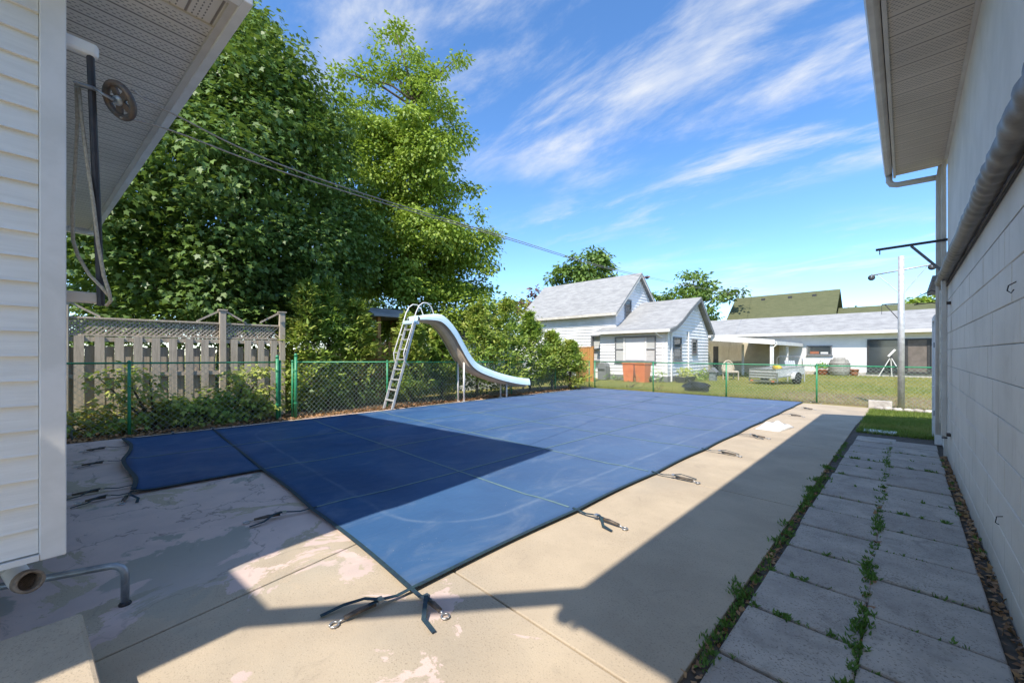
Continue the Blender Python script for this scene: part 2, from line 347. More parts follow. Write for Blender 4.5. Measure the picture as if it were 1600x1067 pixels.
M = dict(
 ground=m_ground(), patio=m_concrete('patio_concrete'), patio2=m_concrete('plain_concrete', False), paver=m_paver(), cover=m_cover(),
 soil=simple('joint_soil', (.12, .095, .07), (.07, .055, .04), 12, .95, .6, 40),
 bed=simple('bed_soil', (.24, .17, .11), (.13, .09, .06), 7, .95, .7, 30),
 strap=simple('strap_webbing', (.012, .03, .055), (.02, .05, .06), 30, .7),
 seam=simple('seam_webbing', (.11, .19, .22), (.15, .23, .23), 8, .6),
 sleeve=simple('spring_sleeve', (.13, .10, .075), (.06, .05, .04), 20, .6),
 steel=simple('brushed_steel', (.55, .55, .54), (.4, .4, .4), 14, .38, 0, 60, .85),
 galv=simple('galvanised_pipe', (.36, .39, .42), (.24, .26, .28), 9, .45, .1, 40, .6),
 alu=simple('aluminium', (.62, .62, .61), (.48, .48, .47), 10, .45, 0, 60, .3),
 white=simple('white_paint', (.80, .79, .77), (.70, .69, .66), 3, .55),
 cream=simple('cream_trim', (.70, .66, .58), (.58, .53, .46), 2.5, .5),
 siding=simple('white_vinyl', (.86, .84, .79), (.79, .77, .72), 2, .5, .12, 9, scl=(1, 1, 14)),
 housewhite=simple('house_siding_white', (.80, .80, .80), (.72, .72, .72), 1.2, .6),
 fgreen=simple('green_fence_paint', (.035, .25, .11), (.05, .32, .16), 7, .4),
 wire=simple('green_fence_wire', (.26, .36, .28), (.34, .42, .36), 12, .45),
 oldwood=m_planks('weathered_wood', (.60, .52, .415), (.37, .315, .25), (.50, .43, .345)),
 neww=m_planks('orange_wood', (.58, .29, .10), (.42, .20, .07), (.5, .27, .11)),
 bark=simple('tree_bark', (.15, .11, .08), (.07, .055, .04), 8, .95, .8, 20, scl=(2, 2, .5)),
 roof=m_shingle('grey_shingles', (.41, .41, .40), (.26, .26, .26)), groof=m_shingle('green_shingles', (.14, .145, .075), (.10, .11, .055)),
 block=m_blockpaint(), stucco=simple('white_stucco', (.79, .73, .65), (.70, .645, .565), 1.6, .75, .25, 60),
 glass=m_glass(), dark=simple('dark_frame', (.035, .033, .033), (.05, .05, .05), 10, .5), grey=simple('grey_trim', (.21, .215, .225), (.16, .165, .17), 6, .6),
 iron=simple('rusty_iron', (.10, .095, .09), (.17, .12, .09), 25, .5, .2, 60, .5), black=simple('black_iron', (.02, .018, .017), (.04, .03, .025), 12, .55), rope=simple('rope_fibre', (.52, .45, .33), (.38, .32, .23), 60, .9, .5, 200),
 fabric=simple('awning_vinyl', (.185, .160, .135), (.12, .105, .09), 5, .5, .2, 14), plasticblue=simple('slide_gelcoat', (.62, .82, .88), (.70, .86, .90), 2.5, .3),
 slideunder=simple('slide_underside', (.76, .60, .42), (.64, .50, .35), 3, .6), orange=simple('orange_plastic', (.72, .22, .09), (.6, .17, .07), 5, .45),
 terra=simple('terracotta', (.42, .14, .06), (.34, .11, .05), 9, .8), barrel=simple('grey_barrel', (.33, .32, .28), (.22, .21, .185), 12, .6, .4, 30),
 beige=simple('beige_wall', (.56, .50, .37), (.48, .42, .31), 2, .7), blackbag=simple('black_plastic', (.012, .012, .013), (.03, .03, .03), 8, .25),
 stone=simple('pale_stone', (.55, .51, .45), (.38, .34, .3), 6, .9, .5, 30), yellow=simple('yellow_plastic', (.7, .48, .03), (.6, .4, .03), 5, .4),
 copper=simple('copper_pot', (.40, .16, .09), (.3, .11, .06), 6, .45), rim=simple('aged_plastic_rim', (.34, .26, .19), (.2, .15, .11), 20, .6), tyre=simple('tyre_rubber', (.02, .02, .02), (.03, .03, .03), 10, .8),
)
MAT_FASC = simple('fascia_cream', (.66, .61, .54), (.55, .50, .44), 2, .45)

# ------------------------------------------------------------------ ground, patio, path
struct(MB().add([(-400, -60, -.03), (400, -60, -.03), (400, 900, -.03), (-400, 900, -.03)], [(0, 1, 2, 3)]).build('ground', M['ground']))
struct(MB().box(-10.5, .46, -7, 15.6, -.028, -.024).build('joint_soil', M['soil']))
struct(MB().add([(-12.3, -4, -.012), (-10.42, -4, -.012), (-10.42, 16, -.012), (-12.3, 16, -.012)], [(0, 1, 2, 3)]).build('planting_bed', M['bed']))
patio = thing('patio', None, None, (-5, 4, 0)); struct(patio)
def slab(poly, mat):
    n = len(poly); c = sum((Vector((*p, 0)) for p in poly), Vector())/n
    q = []
    for i in range(n):      # inset 7 mm for the joints
        a, b, d = (Vector((*poly[(i+k-1) % n], 0)) for k in range(3))
        e1 = (b-a).normalized(); e2 = (d-b).normalized(); n1 = Vector((-e1.y, e1.x, 0)); n2 = Vector((-e2.y, e2.x, 0))
        q.append(b+(n1+n2)/(1+n1.dot(n2))*.007)
    MB().prism([(p.x, p.y, -.09) for p in q], (0, 0, .09)).build('slab', mat, patio, bevel=.006)
A, B2 = M['patio'], M['patio2']
slab([(-2.42, -3), (-.78, -3), (-.78, 1.745), (-3.33, 1.745)], A)
slab([(-6.2, -7), (-1.14, -7), (-2.42, -3), (-3.33, 1.745), (-6.2, 1.745)], A)
slab([(-10.45, -7), (-6.2, -7), (-6.2, 1.745), (-10.45, 1.745)], A)
for a, b in ((1.745, 5.0), (5.0, 8.35), (8.35, 11.7), (11.7, 15.6)):
    slab([(-2.95, a), (-.78, a), (-.78 if b < 15 else -.66, b), (-2.95, b)], B2)
    slab([(-6.2, a), (-2.95, a), (-2.95, b), (-6.2, b)], B2); slab([(-10.45, a), (-6.2, a), (-6.2, b), (-10.45, b)], A)
path = thing('paver_path', None, None, (-.2, 6, 0)); struct(path)
pm = []
for w in (.535, .548):
    b = MB().box(-w/2, w/2, -.268, .268, -.05, 0); pm.append(b.mesh('paver', M['paver']))
for k in range(17):
    for cix, (xc, off) in enumerate(((-.462, 0), (.102, -.17))):
        yc = 2.29+.563*(k-2)-.28+off
        if yc < .2 or yc > 10.9: continue
        o = link('paver', pm[cix], path, (xc+random.uniform(-.008, .008)+.004*k*(1-cix), yc, .004+random.uniform(-.006, .008)),
                 (random.uniform(-.008, .008), random.uniform(-.008, .008), random.uniform(-.012, .012)))
        m = o.modifiers.new('bevel', 'BEVEL'); m.width = .012; m.segments = 2
weedm = leafmat('weed_leaves', (.05, .11, .02), (.10, .19, .04), (.08, .15, .03))
P = []; L = []
def tuft(x, y, n, r, h):
    for _ in range(n):
        a = random.uniform(0, 6.283); q = r*random.random()
        P.append((x+q*math.cos(a), y+q*math.sin(a)*1.2, 0)); L.append((random.gauss(0, .5), random.gauss(0, .5), random.uniform(.25, 1.1)*h))
moss = []
for k in range(15):
    yj = 2.29+.563*(k-2)
    for _ in range(random.choice((0, 1, 3, 8, 12))): tuft(random.uniform(-.72, -.2), yj+random.uniform(-.006, .006), random.randint(5, 12), .022, 1)
    for _ in range(random.choice((0, 1, 2, 6))): tuft(random.uniform(-.16, .34), yj-.17+random.uniform(-.006, .006), random.randint(4, 10), .022, 1)
for _ in range(75): tuft(-.19+random.gauss(0, .012), random.betavariate(1.1, 1.6)*9+1.2, random.randint(6, 16), .035, 1)
for _ in range(34): tuft(-.755+random.gauss(0, .014), random.betavariate(1.3, 1.8)*9+1.2, random.randint(6, 18), .04, 1.1)
for y in (3.0, 4.2, 5.35, 5.6, 5.9, 6.3, 7.0, 2.2): [tuft(-.76+random.gauss(0, .03), y+random.gauss(0, .1), 26, .06, 1.5) for _ in range(4)]
for y in (2.3, 3.1, 4.0, 4.9): [tuft(-.19+random.gauss(0, .02), y+random.gauss(0, .12), 22, .05, 1.3) for _ in range(4)]
for _ in range(12): tuft(random.uniform(.36, .44), random.uniform(2, 9), 12, .03, 1.2)
for _ in range(1500):       # fine low grass and moss in the joints
    r_ = random.random(); yy = random.betavariate(1.1, 1.5)*9+1.2
    if math.sin(yy*5.1)+math.sin(yy*2.3+1)+random.gauss(0, .5) < .1: continue
    x_ = -.19+random.gauss(0, .008) if r_ < .4 else (-.755+random.gauss(0, .012) if r_ < .75 else random.uniform(-.7, .34))
    if r_ >= .75: yy = 2.29+.563*random.randint(-2, 12)-(.17 if x_ > -.19 else 0)+random.gauss(0, .004)
    for _k in range(3): P.append((x_+random.gauss(0, .008), yy+random.gauss(0, .012), -.02)); L.append((random.gauss(0, .4), random.gauss(0, .4), .6))
P = np.array(P); L = np.array(L)
nn = np.cross(L, rng.normal(size=L.shape))
tag(leaves('path_weeds', P, .036, nn, weedm, T_SPRAY, None, L, .2), 'green weeds growing in the joints of the paver path', 'weeds', kind='stuff')
litm = leafmat('dead_leaves', (.20, .10, .05), (.32, .19, .09), (.14, .075, .04), .1)
Q = np.concatenate([np.stack([rng.beta(2.5, 1.2, 700)*.1+.352, rng.uniform(1.5, 9.1, 700), rng.uniform(0, .02, 700)-.015], 1),
                    np.stack([-.19+rng.normal(0, .012, 250), rng.uniform(1.5, 7, 250), np.full(250, -.012)], 1),
                    np.stack([-.755+rng.normal(0, .015, 300), rng.uniform(1.3, 7, 300), np.full(300, -.012)], 1)])
tag(leaves('path_leaf_litter', Q, .045, np.tile([0, 0, 1.], (len(Q), 1)), litm, T_LEAF, None, None, .5), 'brown dead leaves gathered along the block wall beside the pavers', 'leaf litter', kind='stuff')
n = 5200
Q = np.stack([-10.42-rng.beta(1.2, 1.8, n)*.9, rng.uniform(-1.2, 15.2, n), rng.uniform(-.01, .03, n)], 1)
tag(leaves('bed_leaf_litter', Q, .075, np.tile([0, 0, 1.], (n, 1)), litm, T_LEAF, None, None, .5), 'brown leaf litter under the green fence beside the cover', 'leaf litter', kind='stuff')
# lawn blades: near strip by the pole and the yard beyond the back fence
def blades(name, label, n, x0, x1, y0, y1, h, mat, bias=1.0):
    Q = np.stack([rng.uniform(x0, x1, n), y0+(y1-y0)*rng.random(n)**bias, np.full(n, -.03)], 1)
    keep = ~((Q[:, 0] > -3.4+rng.normal(0, .5, n)) & (Q[:, 1] > 16) & (Q[:, 1] < 20.5+rng.normal(0, .6, n)) & (rng.random(n) < .85)); Q = Q[keep]; n = len(Q)
    up = rng.normal(size=(n, 3))*.35+np.array([0, 0, 1.])
    return tag(leaves(name, Q, h, np.cross(up, rng.normal(size=(n, 3))), mat, T_BLADE, None, up, .1), label, 'grass', kind='stuff')
gm = leafmat('grass_blades', (.10, .15, .025), (.17, .21, .04), (.26, .24, .07)); gm2 = leafmat('dry_grass_blades', (.13, .18, .035), (.28, .26, .08), (.27, .24, .08))
blades('lawn_grass', 'short green grass strip past the end of the paver path', 26000, -.72, .9, 10.75, 15.2, .085, gm)
blades('yard_grass', 'dry yellow green grass of the yard beyond the back fence', 90000, -12, 3, 16.2, 37.5, .085, gm2, 1.6)

# ------------------------------------------------------------------ pool cover
CY = [1.38, 3.25, 5.0, 6.8, 8.57, 10.4, 12.15, 13.9, 15.45]; CX = [-2.33, -4.25, -6.17, -8.1, -10.08]
cover = thing('pool_cover', 'blue fabric safety cover strapped over the swimming pool', 'pool cover', (-6.2, 8, 0))
def rrect(x, y):        # signed distance to the pool's rounded outline below the cover (negative inside)
    cx, cy, hx, hy, r = -6.2, 8.35, 3.4, 6.5, .9
    qx = abs(x-cx)-hx+r; qy = abs(y-cy)-hy+r
    return math.hypot(max(qx, 0), max(qy, 0))+min(max(qx, qy), 0)-r
def cz(x, y):
    s = rrect(x, y)
    z = .030 - .020*min(max((.10-s)/.35, 0), 1) + .006*math.exp(-(s/.05)**2)
    z += .004*math.sin(x*2.1+y*.7)*math.sin(y*1.3-x*.5)
    return z
def scal(v, knots):
    for a, b in zip(knots, knots[1:]):
        lo, hi = min(a, b), max(a, b)
        if lo <= v <= hi: return .024*math.sin(math.pi*(v-lo)/(hi-lo))
    return 0
def edge(x, y):         # hem drawn in between the anchor straps
    if x > -2.5: x -= scal(y, CY)*(x+2.5)/.17
    if y < 1.5 and x > -6.1: y += scal(x, CX)*(1.5-y)/.12
    if y > 15.2: y += (x+6.2)*.045
    return x, y
NX, NY = 78, 141
vs = []; fs = []
xs = [CX[-1]+(CX[0]-CX[-1])*i/(NX-1) for i in range(NX)]; ys = [CY[0]+(CY[-1]-CY[0])*j/(NY-1) for j in range(NY)]
for y in ys:
    for x in xs:
        a, b = edge(x, y); vs.append((a, b, cz(x, y)))
fs = [(j*NX+i, j*NX+i+1, (j+1)*NX+i+1, (j+1)*NX+i) for j in range(NY-1) for i in range(NX-1)]
mb = MB(); mb.add(vs, fs)
# the narrower tongue over the pool steps
k = len(mb.v); sx = [-10.08+3.91*i/38 for i in range(39)]; sy = [.1+1.30*j/13 for j in range(14)]
def tz(x, y):
    z = cz(x, 1.5)+.004*math.sin(x*3)
    if y < .3: z += .05*math.exp(-((y-.12)/.06)**2)*(.5+.5*math.sin(x*2.3+.6)**2)
    return z
mb.add([(x, y + (.05*math.sin(x*2.6) if y < .2 else 0), tz(x, y)) for y in sy for x in sx], [(j*39+i, j*39+i+1, (j+1)*39+i+1, (j+1)*39+i) for j in range(13) for i in range(38)])
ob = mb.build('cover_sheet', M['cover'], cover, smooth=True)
sm = ob.modifiers.new('solid', 'SOLIDIFY'); sm.thickness = .006; sm.offset = -1
def seam(pts, w=.024, mat='seam'):
    MB().ribbon([(x, y, z+.0025) for x, y, z in pts], w, .004).build('seam_strap', M[mat], cover)
for X in CX[1:-1]: seam([(X, y, cz(X, y)) for y in ys[::2]])
seam([(CX[2], y, tz(CX[2]-.02, y)) for y in sy], mat='strap') if False else None
for Y in CY[1:-1]: seam([(edge(x, Y)[0], Y, cz(x, Y)) for x in xs[::2]])
seam([(CX[3], y, tz(CX[3], y)) for y in sy])
def hem(pts, w=.032): MB().ribbon([(x, y, z+.001) for x, y, z in pts], w, .006).build('hem', M['strap'], cover)
hem([(*edge(xs[-1], y), cz(xs[-1], y)) for y in ys]); hem([(*edge(xs[0], y), cz(xs[0], y)) for y in ys])
hem([(*edge(x, ys[-1]), cz(x, ys[-1])) for x in xs]); hem([(*edge(x, ys[0]), cz(x, ys[0])) for x in xs])
hem([(x, .1+.05*math.sin(x*2.6), tz(x, .1)) for x in sx], .045)
hem([(sx[-1], y, tz(sx[-1], y)) for y in sy]); hem([(sx[0], y, tz(sx[0], y)) for y in sy])
def anchor(x, y, dx, dy, ln=.62, tail=.3, side=1):
    ln *= .84; tail *= .85
    D = Vector((dx, dy, 0)).normalized(); S = Vector((-D.y, D.x, 0))*side; p = Vector((x, y, 0))
    st = MB().ribbon([p-D*.05+Vector((0, 0, .04)), p+D*.1+Vector((0, 0, .025)), p+D*ln*.45+Vector((0, 0, .045)), p+D*ln*.62+Vector((0, 0, .04))], .028, .004)
    t0 = p+D*ln*.5
    st.ribbon([t0+Vector((0, 0, .055)), t0+S*.05+D*.06+Vector((0, 0, .06)), t0+S*.12+D*tail*.55+Vector((0, 0, .03)), t0+S*.13+D*tail+Vector((0, 0, .012))], .027, .004)
    so_ = st.build('anchor_strap', M['strap'], cover)
    MB().tube([p+D*ln*.52+Vector((0, 0, .03)), p+D*ln*.72+Vector((0, 0, .034)), p+D*ln*.93+Vector((0, 0, .026))], [.015, .020, .015], 8, True, .8).build('spring_sleeve', M['sleeve'], so_, True)
    hk = MB().tube([p+D*ln*.92+Vector((0, 0, .024)), p+D*ln*1.0+Vector((0, 0, .016))], .007, 6)
    c = p+D*(ln+.025)+Vector((0, 0, .012)); hk.tube([c+(D*math.cos(a)+S*math.sin(a))*.025 for a in [i*math.pi/5 for i in range(11)]], .006, 6)
    hk.build('anchor_hook', M['steel'], so_, True)
    MB().obox(p+D*ln*.42-S*.025+Vector((0, 0, .036)), D*.035, S*.05, (0, 0, .018)).build('buckle', M['steel'], so_)
for i, Y in enumerate(CY[1:-1]): anchor(CX[0], Y, 1, .06*math.sin(i*2.1), .6, .26, 1 if i % 3 else -1)
anchor(CX[0]+.0, CY[0], 1, .05, .40, .3, -1); anchor(CX[0], CY[0], -.08, -1, .55, .35, -1)
anchor(CX[1], CY[0], -.25, -1, .62, .3, 1); anchor(CX[0], CY[-1]+.15, 1, .1, .5, .25, 1)
anchor(-6.17, .1, -.05, -1, .45, .3, 1); anchor(-6.17, .1, 1, -.25, .35, .25, 1)
for x in (-6.5, -8.15, -9.35): anchor(x, .1, -.12, -1, .6, .28, 1)
for y in (1.38, .75): anchor(-10.08, y, -1, .1, .32, .2, 1)
# ------------------------------------------------------------------ the pool slide
slide = thing('pool_slide', 'pale blue pool slide with white ladder beside the cover', 'pool slide', (-10.3, 7, 0))
prof = [(6.25, 2.56), (6.6, 2.56), (6.95, 2.52), (7.2, 2.36), (7.45, 2.1), (7.7, 1.74), (7.95, 1.38), (8.2, 1.11), (8.5, .93), (8.9, .78), (9.35, .64), (9.8, .53), (10.25, .44), (10.6, .395), (10.75, .385)]
def smoothpts(P_, m):
    out = []
    for i in range(len(P_)-1):
        p0, p1, p2, p3 = (Vector((*P_[max(0, min(len(P_)-1, i+k))], 0)) for k in (-1, 0, 1, 2))
        for k in range(m):
            t = k/m; q = .5*((2*p1)+(p2-p0)*t+(2*p0-5*p1+4*p2-p3)*t*t+(3*p1-p0-3*p2+p3)*t**3); out.append((q.x, q.y))
    return out+[P_[-1]]
prof = smoothpts(prof, 5)
def sx_of(y): return -10.42+.28*max(0, (y-7.6)/3.5)**1.6
half = [(.10, -.01), (.205, .05), (.245, .25), (.275, .285), (.315, .28), (.355, .22), (.38, .14), (.39, .05), (.375, .05), (.36, .14), (.335, .205), (.30, .25), (.27, .22), (.225, .02), (.10, -.04)]
sec = half+[(-a_, b_) for a_, b_ in half[::-1]]
V = []; n = len(sec)
for i, (y, z) in enumerate(prof):
    a = prof[max(i-1, 0)]; b = prof[min(i+1, len(prof)-1)]; t = Vector((0, b[0]-a[0], b[1]-a[1])).normalized(); nn_ = Vector((0, -t.z, t.y))
    for s_, h_ in sec:
        hh = h_*min(1, .5+.05*i)
        V.append(Vector((sx_of(y)+s_, y, z))+nn_*hh)
F = [(i*n+j, i*n+(j+1) % n, (i+1)*n+(j+1) % n, (i+1)*n+j) for i in range(len(prof)-1) for j in range(n)]+[tuple(range(n-1, -1, -1)), tuple((len(prof)-1)*n+j for j in range(n))]
ch = MB().add(V, F).build('chute', M['plasticblue'], slide)
ch.data.materials.append(M['slideunder'])
for p in ch.data.polygons:
    c = p.vertices[0] % n
    if 8 <= c <= 20 and len(p.vertices) == 4: p.material_index = 1
MB().box(-10.68, -10.16, 6.02, 6.3, 2.46, 2.56).build('platform', M['plasticblue'], slide, bevel=.02)
LX = (-10.66, -10.18); base, top = (5.42, 0), (6.16, 2.5)
for X in LX:
    MB().obox((X-.02, base[0]-.035, 0), (.04, 0, 0), (0, .07, 0), (0, top[0]-base[0], top[1])).build('ladder_rail', M['alu'], slide, bevel=.006)
for k in range(8):
    f_ = (k+.9)/8.6; y = base[0]+(top[0]-base[0])*f_; z = top[1]*f_
    MB().box(LX[0]+.021, LX[1]-.021, y-.05, y+.05, z-.016, z+.016).build('tread', M['alu'], slide, bevel=.005)
for X in LX:
    s_ = -1 if X < -10.4 else 1; X2 = X+s_*.05
    pts = [(X2, 5.95, 1.2), (X2, 5.78, 1.35), (X2, 5.74, 1.6)]+[(X2, 5.74+.26*k, 1.6+.6*k) for k in (.7, 1.4)]
    pts += [(X2, 6.18+.22*math.sin(a)-.0, 2.72+.34*(1-math.cos(a))*.55+.06*a) for a in (.2, .7, 1.2)]
    pts += [(X2, 6.5, 3.12), (X2, 6.66, 3.08), (X2, 6.76, 2.92), (X2, 6.8, 2.7), (X2-s_*.04, 6.8, 2.55)]
    pts = [(X2, 5.92, 1.25), (X2, 5.78, 1.38), (X2, 5.76, 1.6), (X2, 6.0, 2.3), (X2, 6.16, 2.8), (X2, 6.26, 3.0), (X2, 6.4, 3.1), (X2, 6.55, 3.1), (X2, 6.68, 3.0), (X2, 6.76, 2.82), (X2-s_*.03, 6.78, 2.6)]
    hr = MB().tube(pts, .017, 8)
    for z_ in (1.62, 2.15): hr.tube([(X2, 5.77+(z_-1.6)*.34, z_), (X, 5.42+.74*z_/2.5, z_)], .011, 6)
    hr.build('handrail', M['white'], slide, True)
for y, zt in ((8.02, 1.3), (9.85, .52)):
    for s_ in (-.16, .16):
        X = sx_of(y)+s_; o = MB().tube([(X, y, 0), (X, y, zt)], .03, 10).build('support_leg', M['white'], slide, True)
        MB().lathe((X, y, 0), [(.07, 0), (.07, .012), (.035, .02)], 12).build('foot_plate', M['white'], o)

# ------------------------------------------------------------------ chain-link fences
def chain(name, label, p0, p1, z0, z1, posts, thick=.0052, cell=.082):
    p0 = Vector((*p0, 0)); p1 = Vector((*p1, 0)); D = (p1-p0); Ln = D.length; D.normalize(); N = Vector((-D.y, D.x, 0))
    root = thing(name, label, 'fence', (p0+p1)/2)
    ht = lambda s: z0+(z1-z0)*s/Ln
    for s in posts:
        p = p0+D*s; h = ht(s)+.03
        o = MB().tube([p+Vector((0, 0, -.05)), p+Vector((0, 0, h))], .026, 10).build('post', M['fgreen'], root, True)
        MB().lathe(p+Vector((0, 0, h)), [(.03, -.03), (.031, 0), (.022, .018), (.008, .026)], 10).build('post_cap', M['fgreen'], o, True)
    MB().tube([p0+Vector((0, 0, ht(0)))+N*.03, p1+Vector((0, 0, ht(Ln)))+N*.03], .019, 8).build('top_rail', M['fgreen'], root, True)
    mb = MB(); step = cell*1.414; h = min(z0, z1)-.03
    def wire(a, b):
        u = Vector((0, 0, thick)); w = D*thick*1.2
        mb.add([a, a+w, b+w, b], [(0, 1, 2, 3)]); 
        mb.add([a+N*thick, a+w+N*thick, b+w+N*thick, b+N*thick], [(3, 2, 1, 0)])
    k = -h
    while k < Ln:
        for sgn in (1, -1):
            sa, sb = (k, k+h); za, zb = (.03, h) if sgn > 0 else (h, .03)
            if sa < 0: za += (zb-za)*(-sa)/h; sa = 0
            if sb > Ln: zb = za+(zb-za)*(Ln-sa)/(sb-sa) if sb > sa else zb; sb = Ln
            if sb-sa > .02: wire(p0+D*sa+Vector((0, 0, za*ht(sa)/min(z0, z1)))+N*.005*sgn, p0+D*sb+Vector((0, 0, zb*ht(sb)/min(z0, z1)))+N*.005*sgn)
        k += step
    o = mb.build('wire_mesh', M['wire'], root); o['kind'] = 'stuff'
    return root
FX = -10.78
chain('chain_link_fence', 'green chain-link fence in front of the weathered board fence', (FX, -3.2), (FX, 2.82), 1.44, 1.38, (.3, 3.35, 5.98))
chain('chain_link_fence', 'green chain-link fence behind the pool slide and the cedars', (FX, 3.04), (FX, 16.1), 1.38, 1.19, (.02, 2.55, 5.1, 7.7, 10.4, 13.0))
chain('chain_link_fence', 'green chain-link fence between the covered pool and the white houses', (-10.6, 16.1), (.62, 16.1), 1.2, 1.2, (.1, 3.0, 5.85, 8.55, 11.2))
for x, y, h, lb in ((FX+.02, 2.72, 1.52, 'thick green gate post with a tight gap to its twin, on the board fence side'), (FX+.05, 3.12, 1.56, 'thick green gate post with a tight gap to its twin, on the slide side')):
    g_ = thing('gate_post', lb, 'post', (x, y, 0)); MB().tube([(x, y, -.05), (x, y, h)], .034, 12).build('post', M['fgreen'], g_, True)
    MB().lathe((x, y, h), [(.038, -.04), (.038, 0), (.026, .03), (.01, .04)], 12).build('post_cap', M['fgreen'], g_, True)
    for z in (.35, 1.15): MB().lathe((x, y, z), [(.041, 0), (.041, .035)], 12).build('hinge_band', M['fgreen'], g_)

# ------------------------------------------------------------------ weathered board fence
wf = thing('board_fence', 'weathered grey shadowbox fence with lattice top', 'fence', (-11.6, 0, 0)); WX = -11.62
bm_f = MB().box(-.011, .011, -.07, .07, 0, 1.94).mesh('board', M['oldwood']); bm_b = MB().box(-.011, .011, -.07, .07, 0, 1.72).mesh('board', M['oldwood'])
y = -3.1
while y < 3.0:
    if abs(y-1.77) > .13 and abs(y-3.04) > .13 and abs(y+.75-1.5*0) > -1:
        link('board', bm_f, wf, (WX+.055, y, random.uniform(-.02, .01)), (0, 0, random.gauss(0, .02)))
    if abs(y+.14-1.77) > .06: link('board', bm_b, wf, (WX-.055, y+.14, random.uniform(-.03, .04)), (0, 0, random.gauss(0, .02)))
    y += .283
for z in (.35, 1.1, 1.84): MB().box(WX-.04, WX+.04, -3.2, 3.04, z, z+.09).build('rail', M['oldwood'], wf)
MB().box(WX-.05, WX+.05, -3.2, 3.04, 2.29, 2.33).build('top_cap', M['oldwood'], wf, bevel=.006)
MB().box(WX-.045, WX+.045, -3.2, 3.04, 1.95, 1.985).build('lattice_sill', M['oldwood'], wf)
lat = MB(); s_ = -3.2
while s_ < 3.3:
    for sg in (1, -1):
        a = s_ if sg > 0 else s_-.0; b = s_+.31*sg
        if -3.2 < min(a, b) and max(a, b) < 3.04:
            o_ = .006*sg
            lat.obox((WX+o_-.004, a-.02, 1.985), (.008, 0, 0), (0, .042, 0), (0, b-a, .31))
    s_ += .085
o = lat.build('lattice', M['oldwood'], wf); o['kind'] = 'stuff'
for yp, h in ((1.77, 2.62), (3.04, 2.66), (-.75, 2.62)):
    MB().box(WX-.055, WX+.09, yp-.065, yp+.065, 0, h).build('fence_post', M['oldwood'], wf, bevel=.008)
    MB().box(WX-.08, WX+.11, yp-.09, yp+.09, h, h+.03).build('post_cap', M['oldwood'], wf)
    for sg in (-1, 1):
        if yp > 3 and sg > 0: continue
        MB().obox((WX-.02, yp+sg*.06, h-.03), (.045, 0, 0), (0, 0, .045), (0, sg*.43, -.27)).build('brace', M['oldwood'], wf)

# ------------------------------------------------------------------ right-hand garage with block wall
XW = .457
gar = thing('block_garage', 'white painted block garage with overhanging soffit beside the pavers', 'garage', (XW+2, 4, 0))
MB().box(XW+.03, 5.5, -1.9, 9.08, -.1, 4.62).build('wall_core', M['stucco'], gar)
MB().box(XW+.004, XW+.03, -1.9, 9.1, 2.42, 4.62).build('stucco_face', M['stucco'], gar)
MB().box(XW+.012, XW+.03, -1.9, 2.35, -.1, 2.42).build('wall_face', M['block'], gar)
bme = {}
def bmesh_len(L_):
    if L_ not in bme: bme[L_] = MB().box(0, .03, 0, L_, 0, .2445).mesh('block', M['block'])
    return bme[L_]
for r_ in range(10):
    z = .16-.25+.25*r_; y = 2.35-(.25 if r_ % 2 else 0)
    while y < 9.05:
        y0 = max(y, 2.35); y1 = min(y+.5, 9.1); L_ = round(y1-y0-.004, 3)
        if L_ > .05:
            o = link('block', bmesh_len(L_), gar, (XW+random.uniform(-.002, .002), y0, z))
            m = o.modifiers.new('bevel', 'BEVEL'); m.width = .004; m.segments = 1
        y += .5
MB().box(XW+.008, XW+.012, 2.35, 9.1, -.1, 2.42).build('mortar', simple('mortar', (.34, .31, .27), (.2, .18, .16), 6, .9), gar)
MB().box(-.12, XW+.03, -1.6, 9.46, 4.65, 4.665).build('soffit', m_soffit('garage_soffit', (.66, .57, .47), (1, 0, 0), (0, 1, 0), .31, 11.0), gar)
MB().box(XW-.03, XW+.003, -1.6, 9.1, 4.615, 4.649).build('soffit_trim', M['cream'], gar)
MB().box(-.15, -.118, -1.62, 9.48, 4.62, 4.86).build('fascia', MAT_FASC, gar)
gp_ = [(-.16, 0, 4.86), (-.16, 0, 4.67), (-.20, 0, 4.645), (-.245, 0, 4.65), (-.265, 0, 4.74), (-.25, 0, 4.78), (-.27, 0, 4.85), (-.262, 0, 4.85), (-.242, 0, 4.775), (-.256, 0, 4.74), (-.238, 0, 4.66), (-.20, 0, 4.655), (-.168, 0, 4.68), (-.168, 0, 4.86)]
MB().prism([(a, -1.65, c) for a, b, c in gp_], (0, 11.15, 0)).build('gutter', M['cream'], gar)
MB().prism([(-.27, 9.5, 4.85), (-.16, 9.5, 4.86), (-.16, 9.5, 4.66), (-.245, 9.5, 4.65)], (0, .006, 0)).build('gutter_end_cap', M['cream'], gar)
MB().prism([(-.2, -1.7, 4.87), (3.0, -1.7, 6.3), (6.2, -1.7, 4.87)], (0, 11.25, 0)).build('roof', M['roof'], gar)
MB().prism([(XW+.01, 9.081, 4.6), (XW+.01, 9.081, 4.86), (3, 9.081, 6.1), (5.5, 9.081, 4.9), (5.5, 9.081, 4.6)], (0, .02, 0)).build('gable', M['siding'], gar)
MB().box(XW+.03, 3, 9.12, 9.46, 4.65, 4.665).build('soffit', M['cream'], gar)
